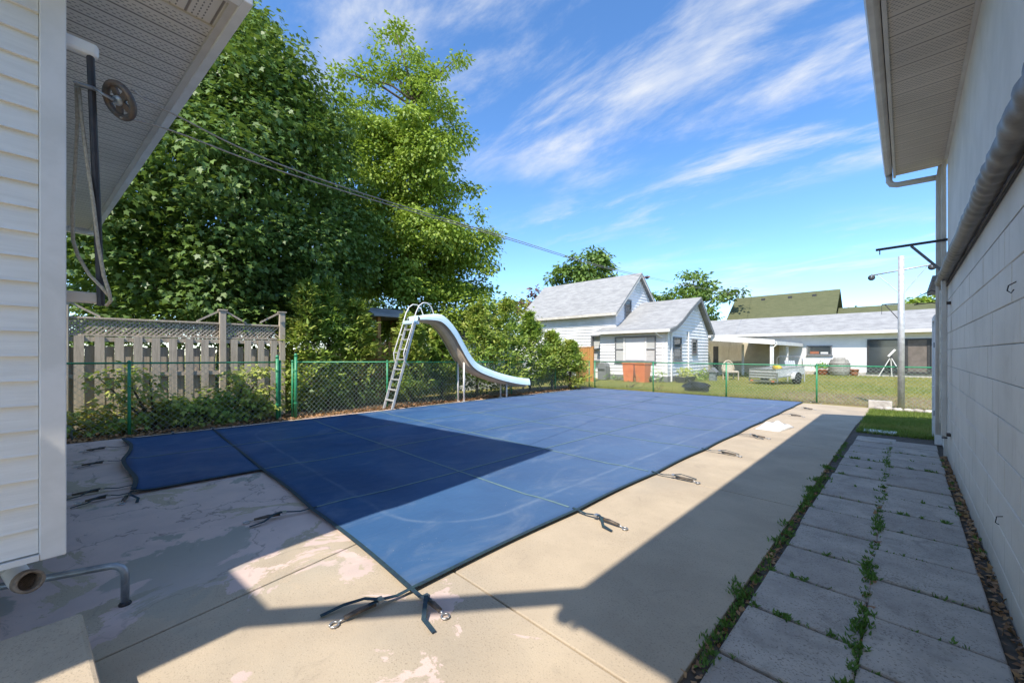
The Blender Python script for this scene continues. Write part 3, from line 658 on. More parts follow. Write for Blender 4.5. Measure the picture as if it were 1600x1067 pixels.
# gutter elbow and downspouts at the far corner
MB().tube([(-.2, 9.38, 4.65), (-.2, 9.38, 4.55), (-.17, 9.37, 4.49), (-.1, 9.36, 4.46), (.40, 9.3, 4.42)], .045, 10).build('gutter_elbow', M['cream'], gar, True)
MB().tube([(.40, 9.28, 4.60), (.375, 9.28, 4.4), (.37, 9.28, .3)], .034, 10).build('downspout', M['cream'], gar, True)
MB().tube([(.50, 9.2, 4.72), (.44, 9.2, 4.66), (.425, 9.2, 4.5), (.43, 9.2, 2.3)], .03, 10).build('downspout', M['cream'], gar, True)
# bracket arm with brace
MB().obox((-.36, 9.12, 3.34), (.83, 0, .015), (0, .035, 0), (0, 0, .035)).build('bracket_arm', M['black'], gar)
MB().obox((.05, 9.125, 3.335), (.41, 0, -.55), (0, .025, 0), (.03, 0, .02)).build('bracket_brace', M['grey'], gar)
MB().tube([(-.31, 9.137, 3.34), (-.31, 9.137, 3.27)], .008, 6).build('bracket_hook', M['black'], gar)
MB().tube([(.46, 3.72, 2.02), (.43, 3.72, 2.0), (.425, 3.72, 1.97), (.44, 3.72, 1.955), (.45, 3.72, 1.975)], .0035, 6).build('wall_hook', M['black'], gar, True)
MB().tube([(.46, 4.15, .52), (.43, 4.15, .51), (.425, 4.15, .47), (.44, 4.15, .46)], .003, 6).build('wall_hook', M['black'], gar, True)
# lower siding extension with a door beyond the block wall
ext = thing('siding_extension', 'narrow white siding lean-to with a door past the block wall', 'lean-to', (1, 10.2, 0))
MB().box(.47, 3, 9.12, 11.2, -.05, 2.75).build('wall', M['siding'], ext)
sb = MB().prism([(0, 0, 0), (-.022, 0, 0), (-.006, 0, .13), (0, 0, .13)], (0, .98, 0)).mesh('siding_board', M['siding'])
for k in range(20): link('siding_board', sb, ext, (.47, 9.12, .02+.13*k))
MB().box(.42, .468, 9.06, 9.14, 0, 2.7).build('corner_trim', M['cream'], ext)
MB().box(.36, .468, 10.12, 10.2, 0, 2.2).build('door_frame', M['white'], ext, bevel=.008); MB().box(.36, .468, 11.08, 11.16, 0, 2.2).build('door_frame', M['white'], ext, bevel=.008)
MB().box(.36, .468, 10.12, 11.16, 2.2, 2.28).build('door_frame', M['white'], ext)
dr = MB().box(.40, .44, 10.2, 11.08, .02, 2.2).build('door', M['siding'], ext); MB().tube([(.38, 10.3, 1.0), (.36, 10.3, 1.0), (.36, 10.42, 1.0)], .01, 8).build('handle', M['steel'], dr)
for z in (.5, 1.7): MB().box(.35, .37, 10.16, 10.22, z, z+.09).build('hinge', M['black'], dr)
MB().box(.3, 3.1, 9.12, 11.4, 2.75, 2.83).build('roof', M['roof'], ext)
MB().tube([(.42, 9.3, 2.55), (.30, 9.32, 2.62), (.12, 9.36, 2.52), (.2, 9.34, 2.45), (.1, 9.3, 2.4), (.3, 9.3, 2.42), (.44, 9.28, 2.36)], .008, 6).build('loose_wire', M['black'], ext, True)
# rolled-up awning on the wall
aw = thing('rolled_awning', 'grey rolled awning cover fixed along the garage wall', 'awning', (.36, 5, 2.66))
ya, yb, xr, zr = 1.2, 9.2, .388, 2.705
pts = []; V = []; F = []; NS, n = 330, 20
for i in range(NS):
    y = ya+(yb-ya)*i/(NS-1)
    for j in range(n):
        a = 2*math.pi*j/n
        w = .5+.5*math.sin(y*2.3+math.sin(y*.9)*2); r = .064+.0035*w*math.sin(y*21+2.2*a+2.0*math.sin(y*5))+.003*w*math.sin(y*37-2*a+3*math.sin(y*3.1))+.002*math.sin(y*6+a)
        r *= 1-max(0, (y-yb+.10)/.10)*.2
        V.append((xr+r*math.cos(a), y, zr+r*math.sin(a)))
F = [(i*n+j, i*n+(j+1) % n, (i+1)*n+(j+1) % n, (i+1)*n+j) for i in range(NS-1) for j in range(n)]+[tuple(range(n)), tuple((NS-1)*n+j for j in range(n-1, -1, -1))]
MB().add(V, F).build('fabric_roll', M['fabric'], aw, True)
MB().box(.444, .456, 1.2, 9.15, 2.628, 2.64).build('wall_rail', M['black'], aw)
for y in (8.35,):
    MB().box(.36, .41, y-.035, y+.035, .42, 2.64).build('support_arm', M['cream'], aw, bevel=.008)
    MB().box(.345, .36, y-.02, y+.02, .6, 2.5).build('support_channel', M['steel'], aw)
    for z in (.42, 2.3): MB().box(.40, XW-.003, y-.02, y+.12, z, z+.035).build('wall_bracket', M['black'], aw); 
    MB().tube([(.41, y-.02, .40), (.38, y+.1, .38), (.41, y+.16, .42)], .014, 6).build('latch', M['black'], aw)

# ------------------------------------------------------------------ left-hand house (turned seven degrees from the pool)
W0 = Vector((-3.26, -.21, 0)); E1 = Vector((-.117, .993, 0)).normalized(); E2 = Vector((.993, .117, 0)).normalized(); UP = Vector((0, 0, 1))
hp = lambda a, b, z: W0+E2*a+E1*b+UP*z            # a: out over the patio, b: along the wall away from us
hs_ = thing('siding_house', 'white siding house with vented soffit over the patio corner', 'house', hp(-3, -3, 0))
def hbox(a0, a1, b0, b1, z0, z1, name, mat, bevel=0, parent=None): return MB().obox(hp(a0, b0, z0), E2*(a1-a0), E1*(b1-b0), UP*(z1-z0)).build(name, mat, parent or hs_, bevel=bevel)
hbox(-7.1, -.03, -6, -.03, .53, 3.85, 'wall', M['siding'])
for k in range(26):
    z = .545+.13*k
    if z > 3.72: break
    MB().prism([hp(-.029, -3.5, z), hp(.0, -3.5, z), hp(-.004, -3.5, z+.012), hp(-.022, -3.5, z+.131), hp(-.029, -3.5, z+.131)], E1*3.41).build('siding_board', M['siding'], hs_)
hbox(-.029, .006, -.088, .008, .50, 3.79, 'corner_trim', M['white'], .006); hbox(-.10, -.029, -.029, .008, .50, 3.79, 'corner_trim', M['white'])
hbox(-.03, .01, -3.5, -.088, .505, .535, 'starter_trim', M['white'])
for a in (-.5, -3.5, -6.8):
    for b in (-.6, -3): hbox(a-.1, a+.1, b-.1, b+.1, -.03, .53, 'foundation_pier', M['stone'])
msf = m_soffit('house_soffit', (.74, .69, .62), tuple(E1), tuple(E2)); msr = m_soffit('rake_soffit', (.74, .69, .62), tuple(E2), tuple(E1))
hbox(-7.0, .03, -.03, .66, 3.80, 3.815, 'soffit', msf); hbox(.045, .36, -4.0, .66, 3.80, 3.815, 'soffit', msr); hbox(.03, .045, -4.0, .66, 3.785, 3.82, 'soffit_trim', M['cream'])
hbox(-7.0, .47, .66, .70, 3.775, 3.99, 'fascia_back', MAT_FASC); hbox(-7.1, .47, .70, .757, 3.765, 3.99, 'fascia', M['white'], .006)
hbox(.36, .40, -4.0, .66, 3.775, 3.99, 'fascia_back', MAT_FASC); hbox(.40, .47, -4.0, .70, 3.765, 3.99, 'fascia', M['white'])
hbox(-7.12, -7.0, -.03, .757, 3.72, 3.99, 'fascia', M['white'])
MB().prism([hp(.50, .79, 3.99), hp(.50, -4.1, 3.99), hp(.50, -4.1, 4.6), hp(.50, -1.7, 4.7)], -E2*7.7).build('roof', M['roof'], hs_)
hbox(-5.0, 0, -6, -.4, 4.3, 6.1, 'upper_wall', M['siding']); hbox(-5.4, .88, -6.5, .47, 6.1, 6.28, 'upper_eave', M['white'])
MB().prism([hp(.88, .47, 6.283), hp(.88, -6.5, 6.283), hp(.88, -3, 7.6)], -E2*6.2).build('upper_roof', M['roof'], hs_)
hbox(-.02, 1.28, -6, -2.28, 3.83, 3.985, 'porch_roof', M['roof'])
MB().obox((-2.12, -3.13, 4.22), (2.12, 2.65, 0), (.09, -.07, 0), (0, 0, .09)).build('porch_beam', M['oldwood'], hs_)
# step, hoops and drain under the house corner
st = MB().obox(hp(.10, .06, 0), E2*1.25, -E1*1.3, UP*.2).build('concrete_step', M['patio2'], None, bevel=.02)
tag(st, 'low concrete step at the foot of the white siding wall', 'step')
def hoop(a, b, h, label):
    a, b = Vector(a), Vector(b); D = (b-a).normalized()
    r = .07; pts = [a, a+UP*(h-r)]+[a+UP*(h-r)+D*(r-r*math.cos(t))+UP*r*math.sin(t) for t in (.4, .8, 1.2, 1.57)]
    pts += [b-D*(r-r*math.cos(t))+UP*(h-r)+UP*r*math.sin(t) for t in (1.57, 1.2, .8, .4)]+[b+UP*(h-r), b]
    o = thing('pipe_hoop', label, 'pipe hoop', a); MB().tube(pts, .021, 10).build('pipe', M['galv'], o, True)
    for q in (a, b): MB().lathe(q, [(.032, 0), (.032, .01), (.024, .02)], 10).build('foot', M['black'], o)
hoop((-3.52, .03, 0), (-3.72, -.62, 0), .262, 'bent galvanised pipe hoop under the corner of the siding house')
hoop((-10.93, -.62, 0), (-10.95, -1.3, 0), .27, 'bent galvanised pipe hoop beside the green chain-link fence')
dp = thing('drain_pipe', 'round open drain pipe under the corner of the siding house', 'drain pipe', (-3.6, -.4, .2))
ax = Vector((.62, .25, .12)).normalized(); c0 = px(47, 908, 2.12)
MB().tube([c0-ax*.3+UP*.28, c0-ax*.22+UP*.06, c0-ax*.12, c0-ax*.02], .048, 16, False).build('pipe', M['white'], dp, True)
MB().lathe(c0, [(.050, -.07), (.058, -.055), (.058, 0), (.046, .004), (.043, -.004), (.043, -.05)], 20, ax).build('socket_rim', M['rim'], dp, True)
MB().lathe(c0, [(.043, -.06), (.042, -.05)], 16, ax).build('dark_bore', M['black'], dp)
MB().tube([c0-ax*.22+UP*.06, hp(-.3, -.25, .54)], .048, 12).build('pipe', M['white'], dp, True)
# clothesline post, pulley, ropes
cp = thing('clothesline_post', 'black clothesline post with rusty pulley at the house corner', 'clothesline post', hp(-.05, .16, 1.9))
pb = px(158, 478, 2.29); ptp = px(141, 82, 2.27)
MB().tube([pb, ptp], .017, 8).build('post', M['black'], cp)
MB().obox(px(145, 466, 2.29)+Vector((0, 0, -.03))-E1*.22-E2*.03, E1*.26, E2*.05, UP*.062).build('lower_arm', M['cream'], cp, bevel=.01)
MB().obox(ptp-E1*.2-E2*.025-UP*.03, E1*.235, E2*.05, UP*.08).build('upper_arm', M['white'], cp, bevel=.02)
pc = px(187, 158, 2.33); pa = Vector((.45, -.75, -.45)).normalized()
u_ = pa.orthogonal().normalized(); v_ = pa.cross(u_)
pu = MB().tube([pc+(u_*math.cos(t)+v_*math.sin(t))*.088 for t in [2*math.pi*k/28 for k in range(29)]], .019, 8, False).build('pulley_wheel', M['iron'], cp, True)
mb = MB()
for k in range(5):
    a = k*2*math.pi/5; u = pa.orthogonal().normalized(); w_ = pa.cross(u)
    mb.obox(pc-pa*.008+(u*math.cos(a)+w_*math.sin(a))*.015-(w_*math.cos(a)-u*math.sin(a))*.018, (u*math.cos(a)+w_*math.sin(a))*.066, (w_*math.cos(a)-u*math.sin(a))*.036, pa*.014)
mb.build('spokes', M['iron'], pu); MB().lathe(pc, [(.026, -.02), (.03, 0), (.026, .02)], 14, pa).build('hub', M['galv'], pu, True)
MB().tube([px(150, 140, 2.27), px(168, 147, 2.29)+pa*.03, pc+pa*.03], [.02, .014, .02], 8, True, .5).build('pulley_arm', M['galv'], cp, True)
MB().tube([px(116, 128, 2.2), px(128, 134, 2.24), px(150, 140, 2.27)], [.008, .022, .018], 8, True, .6).build('clamp', M['galv'], cp, True)
for q, lb in (([(119, 132), (121, 190), (117, 270), (113, 330), (114, 375), (122, 400), (140, 430), (158, 448), (170, 462)], ''), ([(123, 134), (128, 190), (137, 260), (146, 320), (153, 380), (162, 430), (170, 455), (173, 470), (166, 478)], '')):
    MB().tube([px(a, b, 2.25) for a, b in q], .0085, 8).build('rope', M['rope'], cp, True)
def cable(pts, r, name, label, cat, mat):
    P_ = [px(*p) for p in pts]; out = []
    for i in range(len(P_)-1):      # Catmull-Rom
        a, b, c, d = P_[max(i-1, 0)], P_[i], P_[i+1], P_[min(i+2, len(P_)-1)]
        for k in range(6):
            t = k/6; out.append(.5*((2*b)+(c-a)*t+(2*a-5*b+4*c-d)*t*t+(3*b-a-3*c+d)*t**3))
    out.append(P_[-1]); return tag(MB().tube(out, r, 6).build(name, mat, None, True), label, cat)
lw = simple('line_wire', (.40, .37, .33), (.3, .28, .25), 30, .6)
cable([(205, 140, 2.35), (270, 178, 2.6), (480, 273, 3.25), (770, 364, 5.35), (1010, 432, 11.6), (1150, 459, 30), (1175, 462, 46)], .005, 'clothesline', 'thin clothesline running from the pulley wheel, the upper strand', 'clothesline', lw)
cable([(188, 184, 2.35), (270, 205, 2.6), (480, 281, 3.25), (770, 367, 5.35), (1010, 434, 11.6), (1150, 460.5, 30), (1175, 463, 46)], .005, 'clothesline', 'thin clothesline running from the pulley wheel, the lower strand', 'clothesline', lw)
sp_ = thing('line_spreader', 'small dark spreader hanging on the clothesline beside the house gable', 'line spreader', px(1011, 433, 11.6))
c = px(1011, 433.5, 11.6); MB().lathe(c, [(.02, -.05), (.05, -.03), (.05, .03), (.02, .05)], 10, (1, 0, 0)).build('roller', M['dark'], sp_, True); MB().box(c.x-.09, c.x+.09, c.y-.01, c.y+.01, c.z-.012, c.z+.03).build('bar', M['copper'], sp_)
# ------------------------------------------------------------------ steel clothes pole
po = thing('clothes_pole', 'tall steel clothes pole with a cross arm and two pulleys', 'pole', (-.09, 16.0, 0)); PX, PY = -.09, 15.95
MB().tube([(PX, PY, -.05), (PX, PY, 4.4)], [.076, .07], 16).build('post', M['alu'], po, True)
MB().tube([(-.72, PY, 3.93), (.52, PY, 4.06)], .022, 8).build('cross_arm', M['alu'], po, True)
for a, b in (((-.6, PY, 3.93), (PX, PY, 3.3)), ((.42, PY, 4.02), (PX, PY, 3.25))): MB().tube([a, b], .012, 6).build('brace', M['alu'], po)
for x, z in ((-.72, 3.86), (.52, 3.99)):
    o = MB().lathe((x, PY-.012, z), [(.03, -.012), (.085, -.012), (.078, 0), (.085, .012), (.03, .012)], 18, (0, 1, 0)).build('pulley', M['dark'], po, True)
    MB().box(x-.012, x+.012, PY-.03, PY+.03, z, z+.11).build('pulley_strap', M['steel'], o)
MB().box(-.5, PX, PY-.02, PY+.02, 3.02, 3.05).build('lower_bracket', M['dark'], po); MB().tube([(-.42, PY, 3.02), (PX, PY, 2.5)], .012, 6).build('brace', M['dark'], po)
MB().tube([(-.5, PY, 3.03), (-.5, PY, 2.75)], .006, 6).build('hook', M['dark'], po)
def rock(name, label, cat, c, s, mat, seed, group=None, n=9):
    r_ = random.Random(seed); V = []; F = []; k = 10
    for i in range(6):
        th = math.pi*(i+.5)/6
        for j in range(k):
            a = 2*math.pi*j/k; q = 1+r_.uniform(-.14, .14)
            V.append((c[0]+s[0]*abs(math.sin(th))**.6*math.cos(a)*q, c[1]+s[1]*abs(math.sin(th))**.6*math.sin(a)*q, c[2]+s[2]*max(-.9, math.cos(th))*q))
    F = [(i*k+j, (i+1)*k+j, (i+1)*k+(j+1) % k, i*k+(j+1) % k) for i in range(5) for j in range(k)]+[tuple(range(k)), tuple(5*k+j for j in range(k-1, -1, -1))]
    return tag(MB().add(V, F).build(name, mat, None, True), label, cat, group)
for i in range(7): rock('edging_stone', 'small pale stone edging the ground at the clothes pole', 'stone', (-.55+.2*i, 15.5+.06*math.sin(i*2), .01), (.11, .09, .06), M['stone'], i, 'stones around the clothes pole')
tag(MB().box(-.78, -.27, 15.62, 15.82, -.03, .22).build('concrete_block', M['stone'], None, bevel=.015), 'pale concrete block lying beside the steel clothes pole', 'block')
tag(MB().box(-.62, -.12, 10.85, 11.15, -.02, .02).build('white_slab', M['white'], None, bevel=.008), 'thin white slab at the grass end of the paver path', 'slab')
# crumpled white sheet at the cover's edge
V = []; F = []
for i in range(14):
    for j in range(10):
        u, v = i/13*2-1, j/9*2-1; e = max(0, 1-u*u)*max(0, 1-v*v)
        V.append((-1.98+.22*u+.06*v, 9.9+.40*v, .002+.13*e**.55*(1+.25*math.sin(7*u+3*v))))
F = [(j+i*10, j+i*10+1, j+(i+1)*10+1, j+(i+1)*10) for i in range(13) for j in range(9)]
o = MB().add(V, F).build('white_cloth', M['white'], None, True); tag(o, 'crumpled white cloth heaped on the patio at the cover edge', 'cloth')
sm = o.modifiers.new('solid', 'SOLIDIFY'); sm.thickness = .004; sm.offset = -1

# ------------------------------------------------------------------ neighbouring white house: front extension and main block
def window(parent, p, u, n, w, h, fw=.09, mull=(), hm=(), frame='grey', pane='glass', depth=.05):
    p, u, n = Vector(p), Vector(u), Vector(n); o = None
    fr = MB()
    for a0, a1, z0, z1 in ((0, w, 0, fw), (0, w, h-fw, h), (0, fw, fw, h-fw), (w-fw, w, fw, h-fw)): fr.obox(p+u*a0+UP*z0, u*(a1-a0), n*depth, UP*(z1-z0))
    o = fr.build('window', M[frame], parent)
    for m in mull: MB().obox(p+u*(m-.05)+UP*fw, u*.1, n*(depth-.008), UP*(h-2*fw)).build('mullion', M['white'], o)
    for a0, a1, z in hm: MB().obox(p+u*a0+UP*(z-.03), u*(a1-a0), n*(depth-.012), UP*.06).build('sash_bar', M[frame], o)
    MB().obox(p+u*fw+UP*fw, u*(w-2*fw), n*.012, UP*(h-2*fw)).build('pane', M[pane], o)
    MB().obox(p-u*.04-UP*.05, u*(w+.08), n*(depth+.05), UP*.05).build('sill', M[frame], o)
    return o
blind = simple('window_blind', (.55, .56, .54), (.47, .48, .46), 3, .35, scl=(1, 1, 12)); M['blind'] = blind
M['blindw'] = simple('white_blind', (.72, .74, .74), (.62, .65, .66), 3, .3, scl=(1, 1, 14))
def sidings(parent, p, u, n, w, z0, z1, mat, e=.15, clip=None):
    k = 0; p, u, n = Vector(p), Vector(u), Vector(n)
    cache = {}
    while z0+e*k < z1-.02:
        z = z0+e*k; a0, a1 = (0, w) if clip is None else clip(z+e*.5)
        if a1-a0 > .1:
            MB().prism([p+u*a0+UP*z, p+u*a0+n*.045+UP*z, p+u*a0+n*.006+UP*(z+e), p+u*a0+UP*(z+e)], u*(a1-a0)).build('siding_board', mat, parent)
        k += 1
wh = thing('white_house', 'white clapboard house with grey roof and low gabled front extension', 'house', (-13, 25, 0))
HW = M['housewhite']
ex0, ex1, ey0, ey1 = -13.7, -9.37, 21.6, 28.0
MB().prism([(ex1-.03, ey0+.03, -.05), (ex1-.03, ey1, -.05), (ex1-.03, ey1, 2.9), (ex1-.03, 25.86, 4.9), (ex1-.03, ey0+.03, 2.85)], (-4.3, 0, 0)).build('extension_wall', HW, wh)
MB().box(ex0, ex1+.02, ey0-.01, ey1, -.05, .32).build('foundation', M['grey'], wh)
sidings(wh, (ex0, ey0+.03, 0), (1, 0, 0), (0, -1, 0), 4.3, .32, 2.85, HW, .2)
def gclip(z):
    if z < 2.85: return (0, ey1-ey0-.03)
    f0 = (z-2.85)/2.05; return (f0*4.23, 6.37-(z-2.9)/2.0*2.14 if z > 2.9 else 6.37)
sidings(wh, (ex1-.03, ey0+.03, 0), (0, 1, 0), (1, 0, 0), 6.4, .32, 4.85, HW, .2, gclip)
for a, b in (((ex1-.12, ey0-.012), (ex1+.015, ey0+.012)), ): MB().box(a[0], b[0], a[1], b[1], .3, 2.85).build('corner_board', M['white'], wh)
def roofslab(pts, ext, th, name='roof', mat='roof', parent=None):   # profile points in (y, z), extruded along x
    up = [(ext[0], y, z+th) for y, z in pts]; dn = [(ext[0], y, z) for y, z in pts[::-1]]
    return MB().prism(up+dn, (ext[1]-ext[0], 0, 0)).build(name, M[mat], parent or wh)
roofslab([(21.25, 2.86), (22.0, 3.02), (22.9, 3.42), (24.2, 4.18), (25.86, 5.02), (28.35, 2.83)], (-14.0, -9.05), .1)
MB().box(-13.98, -9.07, 21.17, 21.28, 2.78, 2.93).build('gutter', M['white'], wh)
bb = [(21.25, 2.76), (22.0, 2.9), (22.9, 3.3), (24.2, 4.06), (25.86, 4.9), (28.3, 2.73)]
MB().prism([(-9.09, y, z+.11) for y, z in bb]+[(-9.09, y, z-.05) for y, z in bb[::-1]], (.03, 0, 0)).build('barge_board', M['grey'], wh)
MB().prism([(ex1+.005, 25.6, 4.25), (ex1+.005, 26.1, 4.25), (ex1+.005, 26.1, 4.62), (ex1+.005, 25.86, 4.78), (ex1+.005, 25.6, 4.62)], (.03, 0, 0)).build('gable_vent', M['blind'], wh)
# big front window with blinds: three lights
window(wh, (-12.62, ey0-.002, 1.1), (1, 0, 0), (0, -1, 0), 2.6, 1.5, .07, (.62, 1.98), ((.07, .57, .74), (2.03, 2.53, .74)), 'grey', 'blind', .06)
MB().box(-11.9, -10.72, ey0-.03, ey0-.012, 1.2, 2.5).build('picture_pane', M['blindw'], wh)
window(wh, (ex1+.002, 22.35, 1.2), (0, 1, 0), (1, 0, 0), 1.15, 1.35, .08, (), ((.08, 1.07, .68),), 'grey', 'glass', .05)
window(wh, (ex1+.002, 25.1, 1.55), (0, 1, 0), (1, 0, 0), .85, .95, .08, (), (), 'grey', 'glass', .05)
for y in (22.0, 24.45): MB().tube([(ex1+.06, y, 0), (ex1+.06, y, 2.9)], .05, 8).build('downspout', M['white'], wh)
MB().tube([(-9.9, 21.22, 2.78), (-9.75, 21.35, 2.6), (-9.62, 21.5, 2.5)], .04, 8).build('downspout', M['white'], wh)
MB().tube([(-9.62, 21.52, 2.2), (-9.62, 21.52, .35), (-9.75, 21.4, .2), (-10.6, 20.7, .02)], .045, 8).build('downspout', M['white'], wh)
# main block
mx0, mx1, my0, my1 = -21.2, -13.05, 22.4, 28.3
MB().prism([(mx1, my0, -.05), (mx1, my1, -.05), (mx1, my1, 4.3), (mx1, 25.35, 6.9), (mx1, my0, 4.3)], (mx0-mx1, 0, 0)).build('main_wall', HW, wh)
sidings(wh, (mx0, my0, 0), (1, 0, 0), (0, -1, 0), mx1-mx0, .4, 4.25, HW, .2)
sidings(wh, (mx1, my0, 0), (0, 1, 0), (1, 0, 0), 5.9, 2.8, 6.8, HW, .2, lambda z: (0, 5.9) if z < 4.3 else ((z-4.3)/2.6*2.95, 5.9-(z-4.3)/2.6*2.95))
roofslab([(22.0, 4.05), (25.35, 7.0), (28.7, 4.05)], (-21.5, -12.75), .12)
MB().box(-21.5, -12.77, 21.93, 22.02, 4.0, 4.16).build('gutter', M['cream'], wh)
for y0, y1, z0, z1 in ((22.0, 25.35, 4.0, 6.95), (25.35, 28.7, 6.95, 4.0)):
    MB().prism([(-12.79, y0, z0-.1), (-12.79, y0, z0+.1), (-12.79, y1, z1+.1), (-12.79, y1, z1-.1)], (.03, 0, 0)).build('barge_board', M['cream'], wh)
window(wh, (mx1+.032, 23.45, 3.85), (0, 1, 0), (1, 0, 0), .85, 1.3, .1, (), ((.1, .75, .65),), 'grey', 'glass', .05)
window(wh, (-14.75, my0-.03, 1.05), (1, 0, 0), (0, -1, 0), .95, 1.75, .1, (), ((.1, .85, .85),), 'grey', 'blind', .25)
MB().prism([(mx1+.004, 24.95, 5.75), (mx1+.004, 25.75, 5.75), (mx1+.004, 25.75, 6.1), (mx1+.004, 25.35, 6.45), (mx1+.004, 24.95, 6.1)], (.035, 0, 0)).build('gable_vent', M['blind'], wh)
# carport
ca = thing('carport', 'open white carport joining the white house and long garage', 'carport', (-7.5, 31, 0))
MB().prism([(-9.3, 28.4, 2.62), (-5.7, 28.4, 2.28), (-5.7, 28.4, 2.40), (-9.3, 28.4, 2.76)], (0, 9.4, 0)).build('roof', M['roof'], ca)
MB().prism([(-9.3, 28.32, 2.45), (-5.65, 28.32, 2.14), (-5.65, 28.32, 2.44), (-9.3, 28.32, 2.80)], (0, .06, 0)).build('fascia_beam', M['white'], ca)
MB().box(-5.72, -5.66, 28.4, 37.8, 2.13, 2.36).build('side_beam', M['white'], ca)
for x, y in ((-5.85, 28.5), (-5.85, 33), (-8.6, 33)): MB().box(x-.07, x+.07, y-.07, y+.07, -.03, 2.25).build('post', M['white'], ca)
MB().tube([(-5.6, 28.35, 2.3), (-5.55, 28.4, 2.15), (-5.75, 28.38, 1.95), (-5.75, 28.38, .05)], .045, 8).build('downspout', M['white'], ca)
MB().box(-13, -7.2, 37.6, 37.75, -.03, 2.6).build('rear_wall', M['beige'], ca); MB().box(-9.9, -9.78, 28.2, 37.6, -.03, 2.5).build('side_wall', M['beige'], ca)
o = MB().box(-9.77, -9.73, 30.2, 31.2, 0, 2.1).build('door', M['dark'], ca)
# ------------------------------------------------------------------ long garage
lg = thing('long_garage', 'long low white garage with grey roof and wide dark glass doors', 'garage', (-2, 39.5, 0))
MB().box(-13.5, 6, 38.02, 44, -.05, 3.1).build('wall', HW, lg)
MB().box(-7.2, 6, 37.98, 38.02, -.05, .22).build('plinth', M['stone'], lg)
roofslab([(37.35, 3.1), (41, 4.65), (44.6, 3.1)], (-14.3, 6.5), .12, parent=lg)
MB().box(-14.3, 6.5, 37.28, 37.37, 3.0, 3.2).build('gutter', M['white'], lg); MB().box(-14.2, 6.4, 37.37, 38.02, 3.08, 3.1).build('soffit', M['cream'], lg)
window(lg, (-5.45, 38.018, 1.45), (1, 0, 0), (0, -1, 0), 1.55, .75, .09, (), (), 'grey', 'glass', .07)
MB().box(-5.25, -4.7, 37.985, 38.0, 1.56, 1.75).build('sill_boxes', M['copper'], lg); MB().box(-4.6, -4.15, 37.985, 38.0, 1.56, 1.7).build('sill_boxes', M['blindw'], lg)
do = window(lg, (-1.95, 38.018, .25), (1, 0, 0), (0, -1, 0), 4.6, 2.35, .1, (), (), 'dark', 'glass', .08)
for x in (-.02, 1.02, 1.18): MB().box(x, x+.12, 37.94, 38.0, .35, 2.5).build('door_stile', M['dark'], do)
MB().box(.12, 1.0, 37.975, 37.99, .35, 2.5).build('curtain', simple('brown_curtain', (.18, .15, .13), (.13, .11, .095), 2, .8), do)
tl = thing('telescope_tripod', 'white telescope on a spread tripod behind the glass garage doors', 'telescope', (-1, 37.6, 0)); tx, ty = -.72, 37.55
for dx, dy in ((-.62, 0), (.6, -.05), (.05, .25)): MB().tube([(tx, ty, 1.35), (tx+dx, ty+dy, -.02)], .03, 6).build('tripod_leg', M['white'], tl)
MB().tube([(tx-.12, ty-.1, 1.38), (tx+.22, ty, 1.85)], .07, 10).build('telescope_tube', M['white'], tl); MB().box(tx-.06, tx+.06, ty-.06, ty+.06, 1.28, 1.45).build('mount_head', M['dark'], tl)
# house with the green roof behind
gh = thing('green_roof_house', 'tall house with dark green shingled roof behind the long garage', 'house', (-9, 52, 0))
MB().box(-13.6, -5.3, 48, 56, -.05, 4.4).build('wall', M['beige'], gh)
roofslab([(47.2, 4.2), (52, 8.0), (56.8, 4.2)], (-14.3, -4.7), .15, 'roof', 'groof', gh)
MB().prism([(-5.3, 48, 4.4), (-5.3, 56, 4.4), (-5.3, 52, 7.8)], (.1, 0, 0)).build('gable', M['beige'], gh)
for x in (-11.5, -9.0, -6.9): MB().box(x, x+.35, 51.2, 51.5, 7.4, 7.75).build('roof_vent', M['dark'], gh)
MB().box(-4.7, 8, 48.5, 53, -.05, 4.4).build('wing_wall', M['beige'], gh); roofslab([(47.8, 4.3), (50.5, 5.95), (53.4, 4.3)], (-4.69, 9), .13, 'wing_roof', 'groof', gh)
# ------------------------------------------------------------------ yard things
tr = thing('utility_trailer', 'galvanised utility trailer with sloping mesh sides parked on the lawn', 'trailer', (-4.7, 24.4, 0))
TD = Vector((.342, .94, 0)); TS = Vector((-.94, .342, 0)); T0 = Vector((-4.62, 23.5, 0)); tilt = UP*.05
def tb(a, b, z, da, db, dz, nm, mat, bev=0): return MB().obox(T0+TS*a+TD*b+UP*(z+b*.055), TS*da, TD*db+UP*db*.055, UP*dz).build(nm, M[mat], tr, bevel=bev)
tb(0, 0, .34, 1.4, 2.4, .05, 'bed', 'galv')
for a in (0, 1.36): tb(a, 0, .39, .04, 2.4, .36, 'side_panel', 'alu'); tb(a-.01, 0, .75, .06, 2.4, .04, 'side_rail', 'steel')
for z in (.36, .50, .63): tb(0, -.05, z-.06, 1.4, .04, .05, 'tailgate_rib', 'steel')
tb(.02, -.03, .30, 1.36, .02, .46, 'tailgate', 'alu'); tb(0, -.05, .74, 1.4, .05, .05, 'tailgate_rail', 'steel'); tb(0, 2.37, .39, 1.4, .03, .38, 'front_panel', 'alu')
for a in (-.04, 1.40): tb(a-.02, .0, .12, .06, .06, .5, 'corner_post', 'steel')
tb(.05, -.03, .12, 1.3, .05, .10, 'light_bar', 'steel')
for a in (.08, 1.18): tb(a, -.045, .14, .14, .02, .06, 'tail_light', 'orange')
